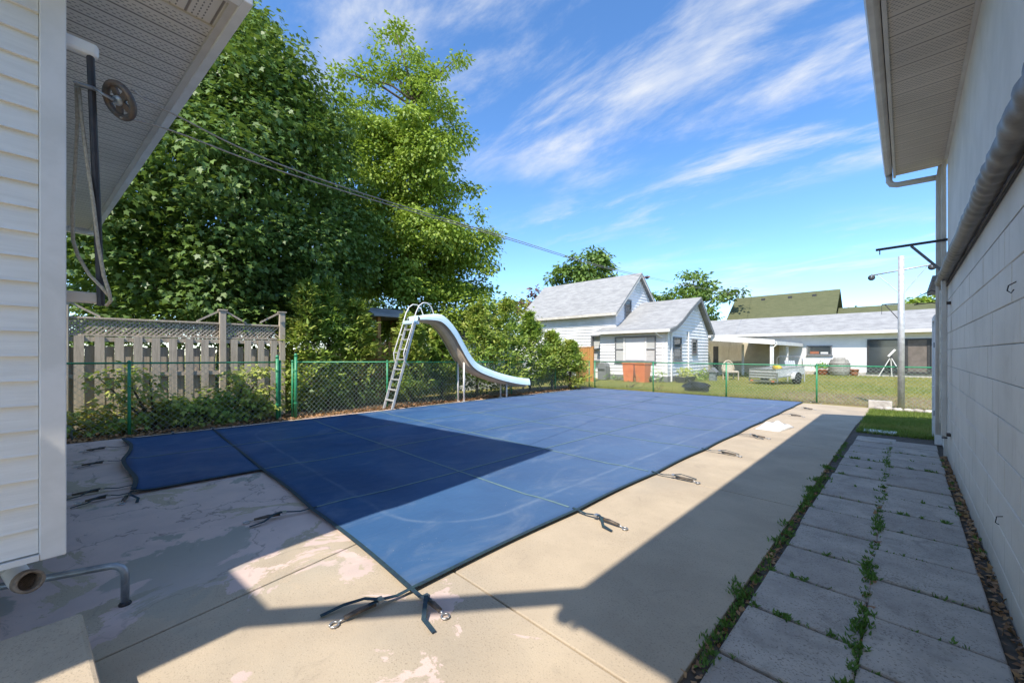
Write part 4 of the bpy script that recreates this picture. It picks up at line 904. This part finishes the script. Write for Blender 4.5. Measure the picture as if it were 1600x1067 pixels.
for a, s_ in ((-.20, 1), (1.45, 1)):
    c = T0+TS*(a+.08)+TD*1.5+UP*.29
    w_ = MB().lathe(c, [(.16, -.09), (.28, -.08), (.29, -.04), (.29, .04), (.28, .08), (.16, .09)], 22, TS).build('wheel', M['tyre'], tr, True)
    MB().lathe(c, [(.03, -.085), (.14, -.075), (.155, -.092), (.16, -.06), (.16, .06), (.155, .092), (.14, .075), (.03, .085)], 18, TS).build('rim', M['white'], w_, True)
    V = []; 
    fe = MB()
    arc = [c+TD*math.cos(t)*.36+UP*math.sin(t)*.36 for t in [math.pi*k/8 for k in range(9)]]
    fe.ribbon([q for q in arc], .2, .012, TS.cross(UP)) if False else fe.prism([q-TS*.1 for q in arc]+[c-TS*.1+(q-c)*.94 for q in arc[::-1]], TS*.2)
    fe.build('mudguard', M['alu'], tr)
tb(.6, 2.4, .34, .08, 1.1, .07, 'drawbar', 'steel')
MB().tube([T0+TS*.05+TD*2.3+UP*.85, T0+TS*.05+TD*2.3+UP*1.3, T0+TS*.12+TD*2.3+UP*1.42, T0+TS*1.28+TD*2.3+UP*1.42, T0+TS*1.35+TD*2.3+UP*1.3, T0+TS*1.35+TD*2.3+UP*.85], .025, 8).build('ladder_rack', M['steel'], tr, True)
tag(MB().tube([T0+TS*.9+TD*1.9+UP*.72, T0+TS*.9+TD*1.5+UP*.82, T0+TS*.6+TD*1.3+UP*.8], [.12, .2, .12], 8).build('yellow_bag', M['yellow'], None, True), 'bright yellow bundle lying in the utility trailer', 'bundle')
ch_ = thing('slatted_chair', 'pale grey slatted garden chair standing behind the trailer', 'chair', (-4.6, 27.2, 0)); cx_, cy_ = -4.45, 27.3
fx = Vector((.707, -.707, 0)); rx_ = Vector((.707, .707, 0)); C0 = Vector((cx_, cy_, 0))
for k in range(5): MB().obox(C0+rx_*(-.29+.12*k)-fx*.25+UP*.4, rx_*.10, -fx*.02, -fx*.22+UP*.78).build('back_slat', M['alu'], ch_)
for k in range(4): MB().obox(C0-rx_*.3+fx*(-.22+.13*k)+UP*.4, rx_*.6, fx*.11, UP*.025).build('seat_slat', M['alu'], ch_)
for s_ in (-.3, .27):
    for f_ in (-.25, .28): MB().obox(C0+rx_*s_+fx*f_-UP*.03, rx_*.035, fx*.06, UP*(.62 if f_ > 0 else .5)).build('leg', M['alu'], ch_)
    MB().obox(C0+rx_*(s_-.03)-fx*.3+UP*.6, rx_*.1, fx*.65, UP*.025).build('armrest', M['alu'], ch_)
ba = thing('rain_barrel', 'ribbed grey rain barrel standing against the long garage wall', 'barrel', (-3.4, 37.2, 0))
MB().lathe((-3.42, 37.25, -.03), [(.5, 0), (.58, .1), (.63, .45), (.62, .8), (.54, 1.08), (.50, 1.12)], 22).build('body', M['barrel'], ba, True)
for z in (.25, .55, .82): MB().lathe((-3.42, 37.25, z), [(.62, 0), (.645, .03), (.62, .06)], 22).build('rib', M['barrel'], ba, True)
MB().lathe((-3.42, 37.25, 1.08), [(.52, 0), (.5, .05), (.36, .09), (.34, .2), (.3, .2)], 20).build('lid', M['barrel'], ba, True)
def pot(x, y, r, h, mat, label, name='plant_pot', plant=None, group=None):
    o = thing(name, label, 'pot', (x, y, 0), group)
    MB().lathe((x, y, -.03), [(r*.7, 0), (r*.92, h*.45), (r, h*.85), (r*1.08, h*.86), (r*1.08, h), (r*.95, h), (r*.9, h*.9)], 16).build('bowl', M[mat], o, True)
    MB().lathe((x, y, h*.82), [(r*.93, 0), (r*.5, .03)], 12).build('potting_soil', M['soil'], o)
    if plant:
        m = 240; q = rng.normal(size=(m, 3))*np.array([r*.55, r*.55, plant*.3]); q[:, 2] = np.abs(q[:, 2])
        leaves('foliage', np.array([x, y, h])+q, .16, q+np.array([0, 0, .3]), M['shrub'], T_LEAF, o, q+np.array([0, 0, .4]))
    return o
M['shrub'] = leafmat('shrub_leaves', (.10, .19, .035), (.20, .30, .06), (.26, .32, .09))
pot(-4.42, 37.3, .36, .42, 'terra', 'wide clay planter with green plant beside the rain barrel', plant=.7)
pot(-2.62, 37.3, .27, .5, 'copper', 'small round copper pot beside the wide glass garage doors')
def bin_(x, y, label, rz):
    o = thing('garbage_bin', label, 'bin', (x, y, 0), 'orange garbage bins'); c, s = math.cos(rz), math.sin(rz)
    q = lambda a, b, z: Vector((x+a*c-b*s, y+a*s+b*c, z))
    V = [q(a*k, b*k, z) for z, k in ((-.03, .26), (1.0, .33)) for a, b in ((-1, -1), (1, -1), (1, 1), (-1, 1))]
    MB().add(V, [(3, 2, 1, 0), (4, 5, 6, 7), (0, 1, 5, 4), (1, 2, 6, 5), (2, 3, 7, 6), (3, 0, 4, 7)]).build('body', M['orange'], o, bevel=.03)
    MB().prism([q(-.36, -.37, 1.0), q(.36, -.37, 1.0), q(.36, -.37, 1.05), q(0, -.37, 1.09), q(-.36, -.37, 1.05)], q(0, .37, 0)-q(0, -.37, 0)).build('lid', M['orange'], o, bevel=.015)
    for a in (-.3, .3): MB().lathe(q(a, .3, .1), [(.1, -.03), (.11, 0), (.1, .03)], 12, q(1, 0, 0)-q(0, 0, 0)).build('wheel', M['tyre'], o, True)
    for z in (.62, .8): MB().obox(q(-.31, -.32, z), q(.62, 0, 0)-q(0, 0, 0), q(0, .64, 0)-q(0, 0, 0), UP*.03).build('rib', M['orange'], o)
bin_(-11.2, 20.75, 'orange wheeled garbage bin next to the low plants and grey bin', .2); bin_(-10.35, 20.65, 'orange wheeled garbage bin next to the small bright shrub', -.1)
bb_ = thing('grey_bin', 'dark grey round-topped bin beside the white house extension', 'bin', (-13.2, 21.1, 0))
MB().prism([(-13.5, 21.0, -.03), (-12.95, 21.0, -.03), (-12.92, 21.0, .8), (-13.0, 21.0, .98), (-13.22, 21.0, 1.05), (-13.45, 21.0, .98), (-13.52, 21.0, .8)], (0, .5, 0)).build('body', M['grey'], bb_, bevel=.03); MB().box(-13.45, -13.0, 20.97, 21.0, .55, .65).build('handle', M['dark'], bb_)
tubp = thing('planter_tub', 'long dark planter tub with yellow flowers beside the extension', 'planter', (-8.7, 22.4, 0))
MB().prism([(-8.95, 21.7, -.03), (-8.5, 21.7, -.03), (-8.42, 21.7, .3), (-9.02, 21.7, .3)], (0, 1.5, 0)).build('tub', M['dark'], tubp, bevel=.03)
q = np.stack([rng.uniform(-8.95, -8.5, 260), rng.uniform(21.75, 23.1, 260), rng.uniform(.28, .75, 260)], 1); leaves('foliage', q, .13, q*0+np.array([.3, -.3, .6]), leafmat('yellow_flowers', (.45, .38, .06), (.25, .3, .06), (.5, .4, .1)), T_LEAF, tubp)
bag = thing('black_bag', 'crumpled black plastic bag lying past the far pool edge', 'bag', (-6.3, 17, 0))
V = []; k = 18; r_ = random.Random(4)
for i in range(9):
    th = math.pi*(i+.3)/9.2
    for j in range(k):
        a = 2*math.pi*j/k; qq = 1+r_.uniform(-.2, .2); V.append((-6.25+.52*math.sin(th)**.8*math.cos(a)*qq, 17.3+.4*math.sin(th)**.8*math.sin(a)*qq, .14+.24*math.cos(th)*qq))
MB().add(V, [(i*k+j, (i+1)*k+j, (i+1)*k+(j+1) % k, i*k+(j+1) % k) for i in range(8) for j in range(k)]+[tuple(range(k)), tuple(8*k+j for j in range(k-1, -1, -1))]).build('bag_body', M['blackbag'], bag, False)
MB().tube([(-6.35, 17.1, .3), (-6.4, 17.05, .42), (-6.5, 17.0, .45)], [.08, .03, .06], 8).build('tied_neck', M['blackbag'], bag, True)
wc = thing('wicker_chair', 'round-backed wicker chair standing at the carport front', 'chair', (-7.6, 26.8, 0)); C0 = Vector((-7.65, 26.6, 0))
pts = [C0+rx_*.38*math.cos(t)+UP*(.55+.6*math.sin(t))-fx*.2 for t in [math.pi*i/10 for i in range(11)]]
MB().tube(pts, .04, 8).build('back_hoop', M['beige'], wc, True); MB().prism([p-fx*.02 for p in pts], -fx*.03).build('back_panel', M['beige'], wc)
MB().obox(C0-rx_*.36-fx*.22+UP*.42, rx_*.72, fx*.6, UP*.12).build('seat', M['oldwood'], wc, bevel=.03)
for a in (-.34, .3):
    for b in (-.2, .32): MB().obox(C0+rx_*a+fx*b-UP*.03, rx_*.05, fx*.05, UP*.46).build('leg', M['oldwood'], wc)
bh = thing('lantern_house', 'small grey lantern house standing among the hostas', 'lantern', (-8.05, 24.9, 0)); MB().box(-8.2, -7.85, 24.6, 24.95, -.03, .5).build('body', M['galv'], bh, bevel=.02)
MB().prism([(-8.28, 24.52, .5), (-7.77, 24.52, .5), (-8.02, 24.52, .78)], (0, .5, 0)).build('roof', M['grey'], bh); MB().lathe((-7.848, 24.78, .3), [(.07, 0), (.06, .004)], 12, (1, 0, 0)).build('opening', M['black'], bh)
def bush(name, label, blobs, dens, per, crad, ls, mat, cat='shrub', tm=T_LEAF, stem=True, group=None, droop=.1):
    c = blobs[0][0]; o = thing(name, label, cat, (c[0], c[1], -.03), group)
    if stem:
        s = MB()
        for (b, r) in blobs: s.tube([(c[0], c[1], -.05), ((c[0]+b[0])/2, (c[1]+b[1])/2, b[2]*.5), tuple(b)], [.03, .02, .008], 6)
        s.build('stem', M['bark'], o)
    crown('foliage', blobs, dens, per, crad, ls, mat, tm, o, droop, .4); return o
hosta = leafmat('hosta_leaves', (.16, .27, .05), (.33, .38, .12), (.22, .30, .07))
bush('hosta_bed', 'pale green hosta clump along the extension side wall', [((-8.75, 24.0+.5*k, .3), .42) for k in range(5)], 60, 5, .1, .2, hosta, 'hostas', stem=False)
bush('foundation_shrub', 'small bright shrub between the orange bins and downspout', [((-9.75, 21.0, .4), .42), ((-9.5, 21.05, .3), .3)], 70, 6, .08, .12, M['shrub'])
bush('foundation_shrub', 'low leafy plants beside the dark grey bin', [((-12.2, 21.1, .25), .35), ((-11.75, 21.0, .2), .3), ((-12.6, 21.1, .2), .3)], 70, 6, .08, .11, M['shrub'])
bush('dry_weed', 'dry brown weed clump behind the far pool edge', [((-9.1, 16.9, .3), .4), ((-8.7, 16.8, .25), .3)], 60, 5, .1, .1, leafmat('dry_weed_leaves', (.30, .20, .09), (.2, .2, .06), (.16, .17, .05)))
bush('dry_weed', 'reddish low weed in the lawn beside the black bag', [((-7.6, 16.7, .1), .2)], 60, 5, .06, .09, leafmat('red_weed_leaves', (.32, .16, .08), (.25, .2, .08)))
op = thing('orange_wood_screen', 'new orange board screen behind the fence corner', 'screen', (-13.3, 19.3, 0))
for k in range(7): MB().box(-13.9+.16*k, -13.755+.16*k, 19.3, 19.325, -.03, 1.95+random.uniform(-.01, .01)).build('board', M['neww'], op)
for z in (.4, 1.5): MB().box(-13.9, -12.8, 19.326, 19.37, z, z+.09).build('rail', M['neww'], op)
MB().box(-12.8, -12.7, 19.28, 19.4, -.03, 2.0).build('post', M['neww'], op); MB().box(-13.95, -12.65, 19.27, 19.36, 1.955, 1.99).build('top_cap', M['neww'], op)
# play tower and yard fence behind the cedars
pt_ = thing('play_tower', 'orange wooden play tower with grey roof behind the cedars', 'play tower', px(605, 600, 15.5)); b = px(603, 600, 15.5); bx_, by_ = b.x, b.y
for a in (-.6, .6):
    for c in (-.6, .6): MB().box(bx_+a-.06, bx_+a+.06, by_+c-.06, by_+c+.06, -.03, 2.95).build('post', M['neww'], pt_)
for z in (1.35, 2.05): MB().box(bx_-.68, bx_+.68, by_-.68, by_+.68, z, z+.07).build('deck' if z < 2 else 'railing', M['neww'], pt_) if z < 2 else [MB().box(bx_-.66, bx_+.66, by_+s_-.03, by_+s_+.03, z, z+.1).build('railing', M['neww'], pt_) for s_ in (-.6, .6)]
for k in range(7): MB().box(bx_+.6, bx_+.63, by_-.55+.17*k, by_-.48+.17*k, 1.42, 2.05).build('baluster', M['neww'], pt_)
MB().prism([(bx_-.95, by_-.95, 2.95), (bx_+.95, by_-.95, 2.95), (bx_+.95, by_-.95, 3.02), (bx_, by_-.95, 3.35), (bx_-.95, by_-.95, 3.02)], (0, 1.9, 0)).build('roof', M['roof'], pt_)
MB().box(bx_-.95, bx_-.6, by_+.7, by_+2.4, 2.55, 2.85).build('swing_beam', M['neww'], pt_)
yf = thing('yard_fence', 'brown board fence far behind the cedars', 'fence', (-16, 6, 0)); ym = MB().box(-.012, .012, -.07, .07, 0, 1.75).mesh('board', M['neww'])
y = 2.9
while y < 16.5: link('board', ym, yf, (-17.0, y, random.uniform(-.03, .03))); y += .16
for z in (.4, 1.4): MB().box(-17.06, -17.02, 2.8, 16.5, z, z+.09).build('rail', M['neww'], yf)
sh = thing('garden_shed', 'low dark shed with pale wall hidden behind the cedars', 'shed', (-15, 12.6, 0)); MB().box(-16, -13.6, 10.6, 13.8, -.03, 2.1).build('wall', M['blindw'], sh); MB().prism([(-16.2, 10.4, 2.1), (-13.4, 10.4, 2.1), (-13.4, 10.4, 2.3), (-14.8, 10.4, 2.75), (-16.2, 10.4, 2.3)], (0, 3.6, 0)).build('roof', M['dark'], sh)

# ------------------------------------------------------------------ shrubs, cedars and ivy
cedm = leafmat('cedar_sprays', (.17, .26, .04), (.31, .38, .07), (.22, .33, .06), .35)
cedm2 = leafmat('cedar_dark_sprays', (.13, .22, .035), (.25, .33, .06), (.32, .36, .06), .35)
def cedar(x, y, h, r, label, mat, seed, n=4200, group='cedars along the chain-link fence', top=0.0):
    o = thing('cedar', label, 'cedar', (x, y, -.03), group)
    MB().tube([(x, y, -.05), (x+.05, y, h*.5), (x, y, h*.97)], [.06, .04, .008], 7).build('trunk', M['bark'], o)
    nb = int(h*34); V = []; N_ = []; A_ = []
    ang = rng.uniform(0, 6.283, nb); zz = h*(rng.random(nb)**.85*.97+.02)
    per = max(10, n//nb)
    for a, z in zip(ang, zz):
        rr = r*(1-(z/h))**.85*1.15*(.75+.5*rng.random())*(1 if z > .15*h else .8)+.05
        t = rng.random(per)**.6
        d = np.array([math.cos(a), math.sin(a), .55])
        P_ = np.array([x, y, z])+d[None]*rr*t[:, None]+rng.normal(size=(per, 3))*(.05+.11*rr)*np.array([1, 1, .6])
        V.append(P_); A_.append(np.tile(d*.8+np.array([0, 0, .25]), (per, 1))+rng.normal(size=(per, 3))*.45); N_.append(np.tile(np.array([-d[0]*.3+.1, -d[1]*.3-.2, 1]), (per, 1)))
    leaves('crown', np.concatenate(V), .17, np.concatenate(N_), mat, T_SPRAY, o, np.concatenate(A_), .5)
for i, (ppx, d, h, r, m, lb) in enumerate(((478, 10.9, 3.55, .75, 0, 'tall pointed cedar sapling next to the board fence end'), (512, 11.6, 3.7, .7, 0, 'slender feathery cedar second from the board fence end'), (556, 12.1, 3.2, .75, 0, 'open feathery cedar between the ladder and board fence'),
        (640, 13.0, 2.9, .7, 0, 'bushy cedar right behind the slide ladder'), (690, 14.2, 2.6, .75, 1, 'dense low cedar behind the slide chute'), (745, 14.9, 3.4, 1.0, 0, 'broad bright cedar behind the slide supports'), (790, 15.4, 3.7, 1.05, 0, 'tallest broad cedar behind the slide exit'), (828, 16.6, 3.3, .95, 1, 'yellowish cedar between the slide exit and white house'),
        (862, 17.3, 2.5, .85, 0, 'small round cedar in front of the white house wall'), (890, 17.6, 2.1, .75, 1, 'lowest cedar next to the orange board screen'))):
    b = px(ppx, 600, d); cedar(b.x, b.y, h, r, lb, cedm if m == 0 else cedm2, i, 5200)
bush_ = None
hedge = leafmat('undergrowth_leaves', (.04, .085, .02), (.09, .15, .03), (.06, .10, .025))
bl = []
for k in range(46):
    y = 3.2+12.4*k/45; bl.append(((-11.45-random.random()*.5, y, .35+.35*random.random()), .42+.2*random.random()))
bush('undergrowth_hedge', 'dark leafy undergrowth behind the long chain-link fence', bl, 42, 7, .12, .11, hedge, 'hedge', stem=False)
bl = [((-12.9-random.random()*.6, -4+7.2*k/24, .5+1.5*random.random()), .75) for k in range(25)]+[((-13.2, -4+7.2*k/16, 2.2), .7) for k in range(17)]
bush('dark_shrubbery', 'dark shrubbery filling the space behind the weathered board fence', bl, 34, 8, .16, .14, hedge, 'shrub', stem=False)
ivm = leafmat('vine_leaves', (.24, .34, .05), (.40, .46, .09), (.31, .41, .07), .35)
ivm2 = leafmat('vine_leaves_dark', (.13, .23, .035), (.28, .37, .07), (.34, .30, .08), .35)
def vine(label, spec, mat):
    bush('vine', label, spec, 170, 9, .11, .1, mat, 'vine', T_MAPLE, True, 'vines on the chain-link fence', .3)
vine('sprawling green vine low on the fence by the pipe hoop', [((-11.15, -1.3+.32*k, .2+.16*math.sin(k*1.7)**2), .36) for k in range(6)], ivm2)
vine('climbing vine reaching the top rail beside the fence post', [((-11.2, .55, .45), .4), ((-11.15, .25, .8), .3), ((-11.1, .1, 1.15), .24), ((-11.0, -.25, 1.1), .18), ((-11.0, .45, 1.05), .16)], ivm)
vine('thick vine mound along the middle of the fence', [((-11.2, .9+.27*k, .38+.1*math.sin(k)), .4) for k in range(6)]+[((-11.0, 1.2, .15), .25), ((-11.0, 1.8, .15), .25)], ivm2)
vine('tall vine with reddish leaves at the gate post', [((-11.2, 1.95, .75), .34), ((-11.1, 2.1, 1.05), .3), ((-11.15, 2.35, .65), .4), ((-11.1, 2.6, .4), .34), ((-10.98, 2.45, 1.2), .17), ((-11.0, 2.2, .2), .28)], ivm)

# ------------------------------------------------------------------ trees
def tree(name, label, base, h, blobs, mat, tm, dens, per, crad, ls, tr=.25, droop=.5, inner=.25, cat='tree', group=None, limbs=14):
    o = thing(name, label, cat, (base[0], base[1], -.05), group)
    zs = [i/7 for i in range(8)]; tp = [(base[0]+.25*math.sin(3*z+base[0]), base[1]+.2*math.sin(2*z), h*.85*z-.05) for z in zs]
    MB().tube(tp, [tr*(1-.85*z) for z in zs], 10).build('trunk', M['bark'], o, True)
    lm = MB()
    for (c, r) in random.sample(blobs, min(limbs, len(blobs))):
        z = max(.12*h, min(c[2]-.35*math.hypot(c[0]-base[0], c[1]-base[1]), h*.8)); f = (z+.05)/(h*.85)
        s = Vector((base[0]+.25*math.sin(3*f+base[0]), base[1]+.2*math.sin(2*f), z)); e = Vector(c); mid = s.lerp(e, .5)+Vector((0, 0, .08*(e-s).length))
        lm.tube([s, mid, e], [tr*.4*(1-.7*f)+.02, tr*.2*(1-.5*f)+.015, .012], 6)
    lm.build('limbs', M['bark'], o, True)['kind'] = 'stuff'
    crown('crown', blobs, dens, per, crad, ls, mat, tm, o, droop, inner); return o
mapm = leafmat('maple_leaves', (.045, .09, .02), (.12, .18, .035), (.075, .135, .03), .28, .5, .035)
tallm = leafmat('tall_tree_leaves', (.13, .20, .025), (.25, .32, .045), (.19, .27, .035), .36)
farm = leafmat('far_tree_leaves', (.06, .12, .025), (.13, .20, .04), (.09, .15, .03), .3)
purm = leafmat('purple_leaves', (.07, .025, .03), (.13, .05, .05), (.09, .04, .04), .2)
mc = (-15.7, 2.5); pr = [(2.3, 3.3), (4, 4.1), (6, 4.45), (8, 4.3), (9.5, 3.7), (11, 2.7), (12.2, 1.5), (13.0, .4)]
def prf(z):
    for (a, b), (c, d) in zip(pr, pr[1:]):
        if a <= z <= c: return b+(d-b)*(z-a)/(c-a)
    return .3
bl = []
for k in range(190):
    z = 2.4+10.3*((k+.5)/190); a = k*2.39996; rr = prf(z)*random.uniform(.68, 1.06); r = random.uniform(.6, 1.2)*(1 if z < 10.5 else .7)
    rr = max(0, rr-r*.55); bl.append(((mc[0]+rr*math.cos(a), mc[1]+rr*math.sin(a), z), r))
for k in range(36):
    z = random.uniform(3, 10.5); a = random.uniform(0, 6.283); rr = prf(z)*random.uniform(.1, .6); bl.append(((mc[0]+rr*math.cos(a), mc[1]+rr*math.sin(a), z), 1.2))
for z in (12.6, 12.95): bl.append(((mc[0], mc[1], z), .45))
tree('maple_tree', 'huge dense dark green maple behind the board fence', mc, 12.5, bl, mapm, T_MAPLE, 38, 17, .24, .145, .35, .75, .2)
spec = [(625, 52, 26), (600, 66, 15), (652, 78, 26), (690, 104, 18), (716, 88, 11), (612, 112, 24), (658, 128, 34), (700, 160, 24), (640, 178, 40), (690, 212, 30), (600, 152, 16), (528, 106, 14), (553, 104, 20), (580, 122, 16), (543, 142, 20), (573, 166, 25), (558, 202, 32), (535, 180, 18),
        (600, 222, 40), (650, 240, 44), (692, 258, 26), (620, 290, 46), (668, 300, 36), (580, 272, 38), (560, 330, 42), (712, 296, 16), (738, 290, 10), (700, 340, 36), (740, 350, 24), (764, 376, 20), (718, 390, 40), (752, 420, 20), (680, 400, 46), (640, 360, 46), (600, 390, 50), (630, 440, 46), (690, 450, 42), (728, 440, 26), (580, 450, 44), (555, 400, 40), (660, 490, 40), (610, 500, 40), (710, 490, 34)]
bl = []
for a, b, r in spec:
    for rep in range(4 if r > 28 else 2):
        d = 18+random.uniform(-1.7, 1.7)*(1 if r > 22 else .4); q = px(a+random.gauss(0, r*.40), max(b+random.gauss(0, r*.40)+6, 52), d); bl.append((tuple(q), r*d/615*(random.uniform(.45, .68) if b < 210 else random.uniform(.52, .9))))
tb_ = px(645, 600, 18); tree('tall_tree', 'tall ragged light green tree rising behind the slide', (tb_.x, tb_.y), 16.5, bl, tallm, T_LEAF, 74, 18, .2, .175, .26, .45, .35, limbs=46)
def far_tree(label, spots, d, mat, ls=.3, dens=22, name='background_tree', spread=1.5, trr=.3):
    bl = []
    for a, b, r in spots:
        for rep in range(4 if r > 14 else 2):
            dd = d+random.uniform(-spread, spread); q = px(a+random.gauss(0, r*.5), b+random.gauss(0, r*.45), dd); bl.append((tuple(q), r*dd/615*random.uniform(.45, .75)))
    a0 = sum(s[0] for s in spots)/len(spots); b = px(a0, 560, d); top = max(q[0][2] for q in bl)
    tree(name, label, (b.x, b.y), top, bl, mat, T_LEAF, dens*1.5, 11, .35, ls*1.25, trr, .3, .3, group='trees behind the white house', limbs=20)
far_tree('round dark green tree rising behind the main roof', [(880, 428, 16), (905, 418, 18), (930, 415, 18), (948, 420, 12), (868, 440, 10), (915, 432, 18), (895, 445, 18), (940, 435, 14)], 48, farm, .42, 16)
far_tree('open branched tree rising behind the extension gable', [(1078, 436, 10), (1100, 433, 10), (1068, 450, 12), (1040, 458, 12), (1092, 452, 16), (1120, 455, 10), (1140, 456, 9), (1030, 464, 8), (1112, 443, 8), (1080, 462, 14), (1104, 480, 12), (1116, 492, 10), (1050, 466, 10), (1136, 464, 7)], 44, farm, .36, 18)
far_tree('dark purple-leaved tree beside the main roof', [(825, 470, 14), (838, 462, 12), (815, 482, 14), (845, 478, 10)], 40, purm, .34, 18, 'purple_tree')
far_tree('light green tree peeping over the low green roof', [(1438, 470, 12), (1455, 462, 10), (1425, 474, 8), (1462, 474, 10)], 62, tallm, .45, 16)
far_tree('small dark tree between the two green roofs', [(1322, 484, 7), (1334, 487, 6), (1312, 488, 5)], 58, farm, .4, 16)
far_tree('yellow green tree behind the broad cedars', [(770, 490, 22), (800, 480, 18), (745, 480, 20), (725, 500, 22), (785, 510, 22), (750, 515, 24), (820, 505, 16)], 24, leafmat('yellow_tree_leaves', (.20, .23, .03), (.14, .20, .03), (.3, .27, .04), .35), .2, 24)
far_tree('deep green tree filling the gap behind the slide ladder', [(470, 470, 30), (510, 480, 30), (550, 485, 30), (590, 490, 26), (640, 500, 24), (680, 490, 26), (455, 500, 26), (520, 520, 28), (580, 525, 26), (640, 530, 26), (700, 525, 26)], 24, mapm, .2, 26)
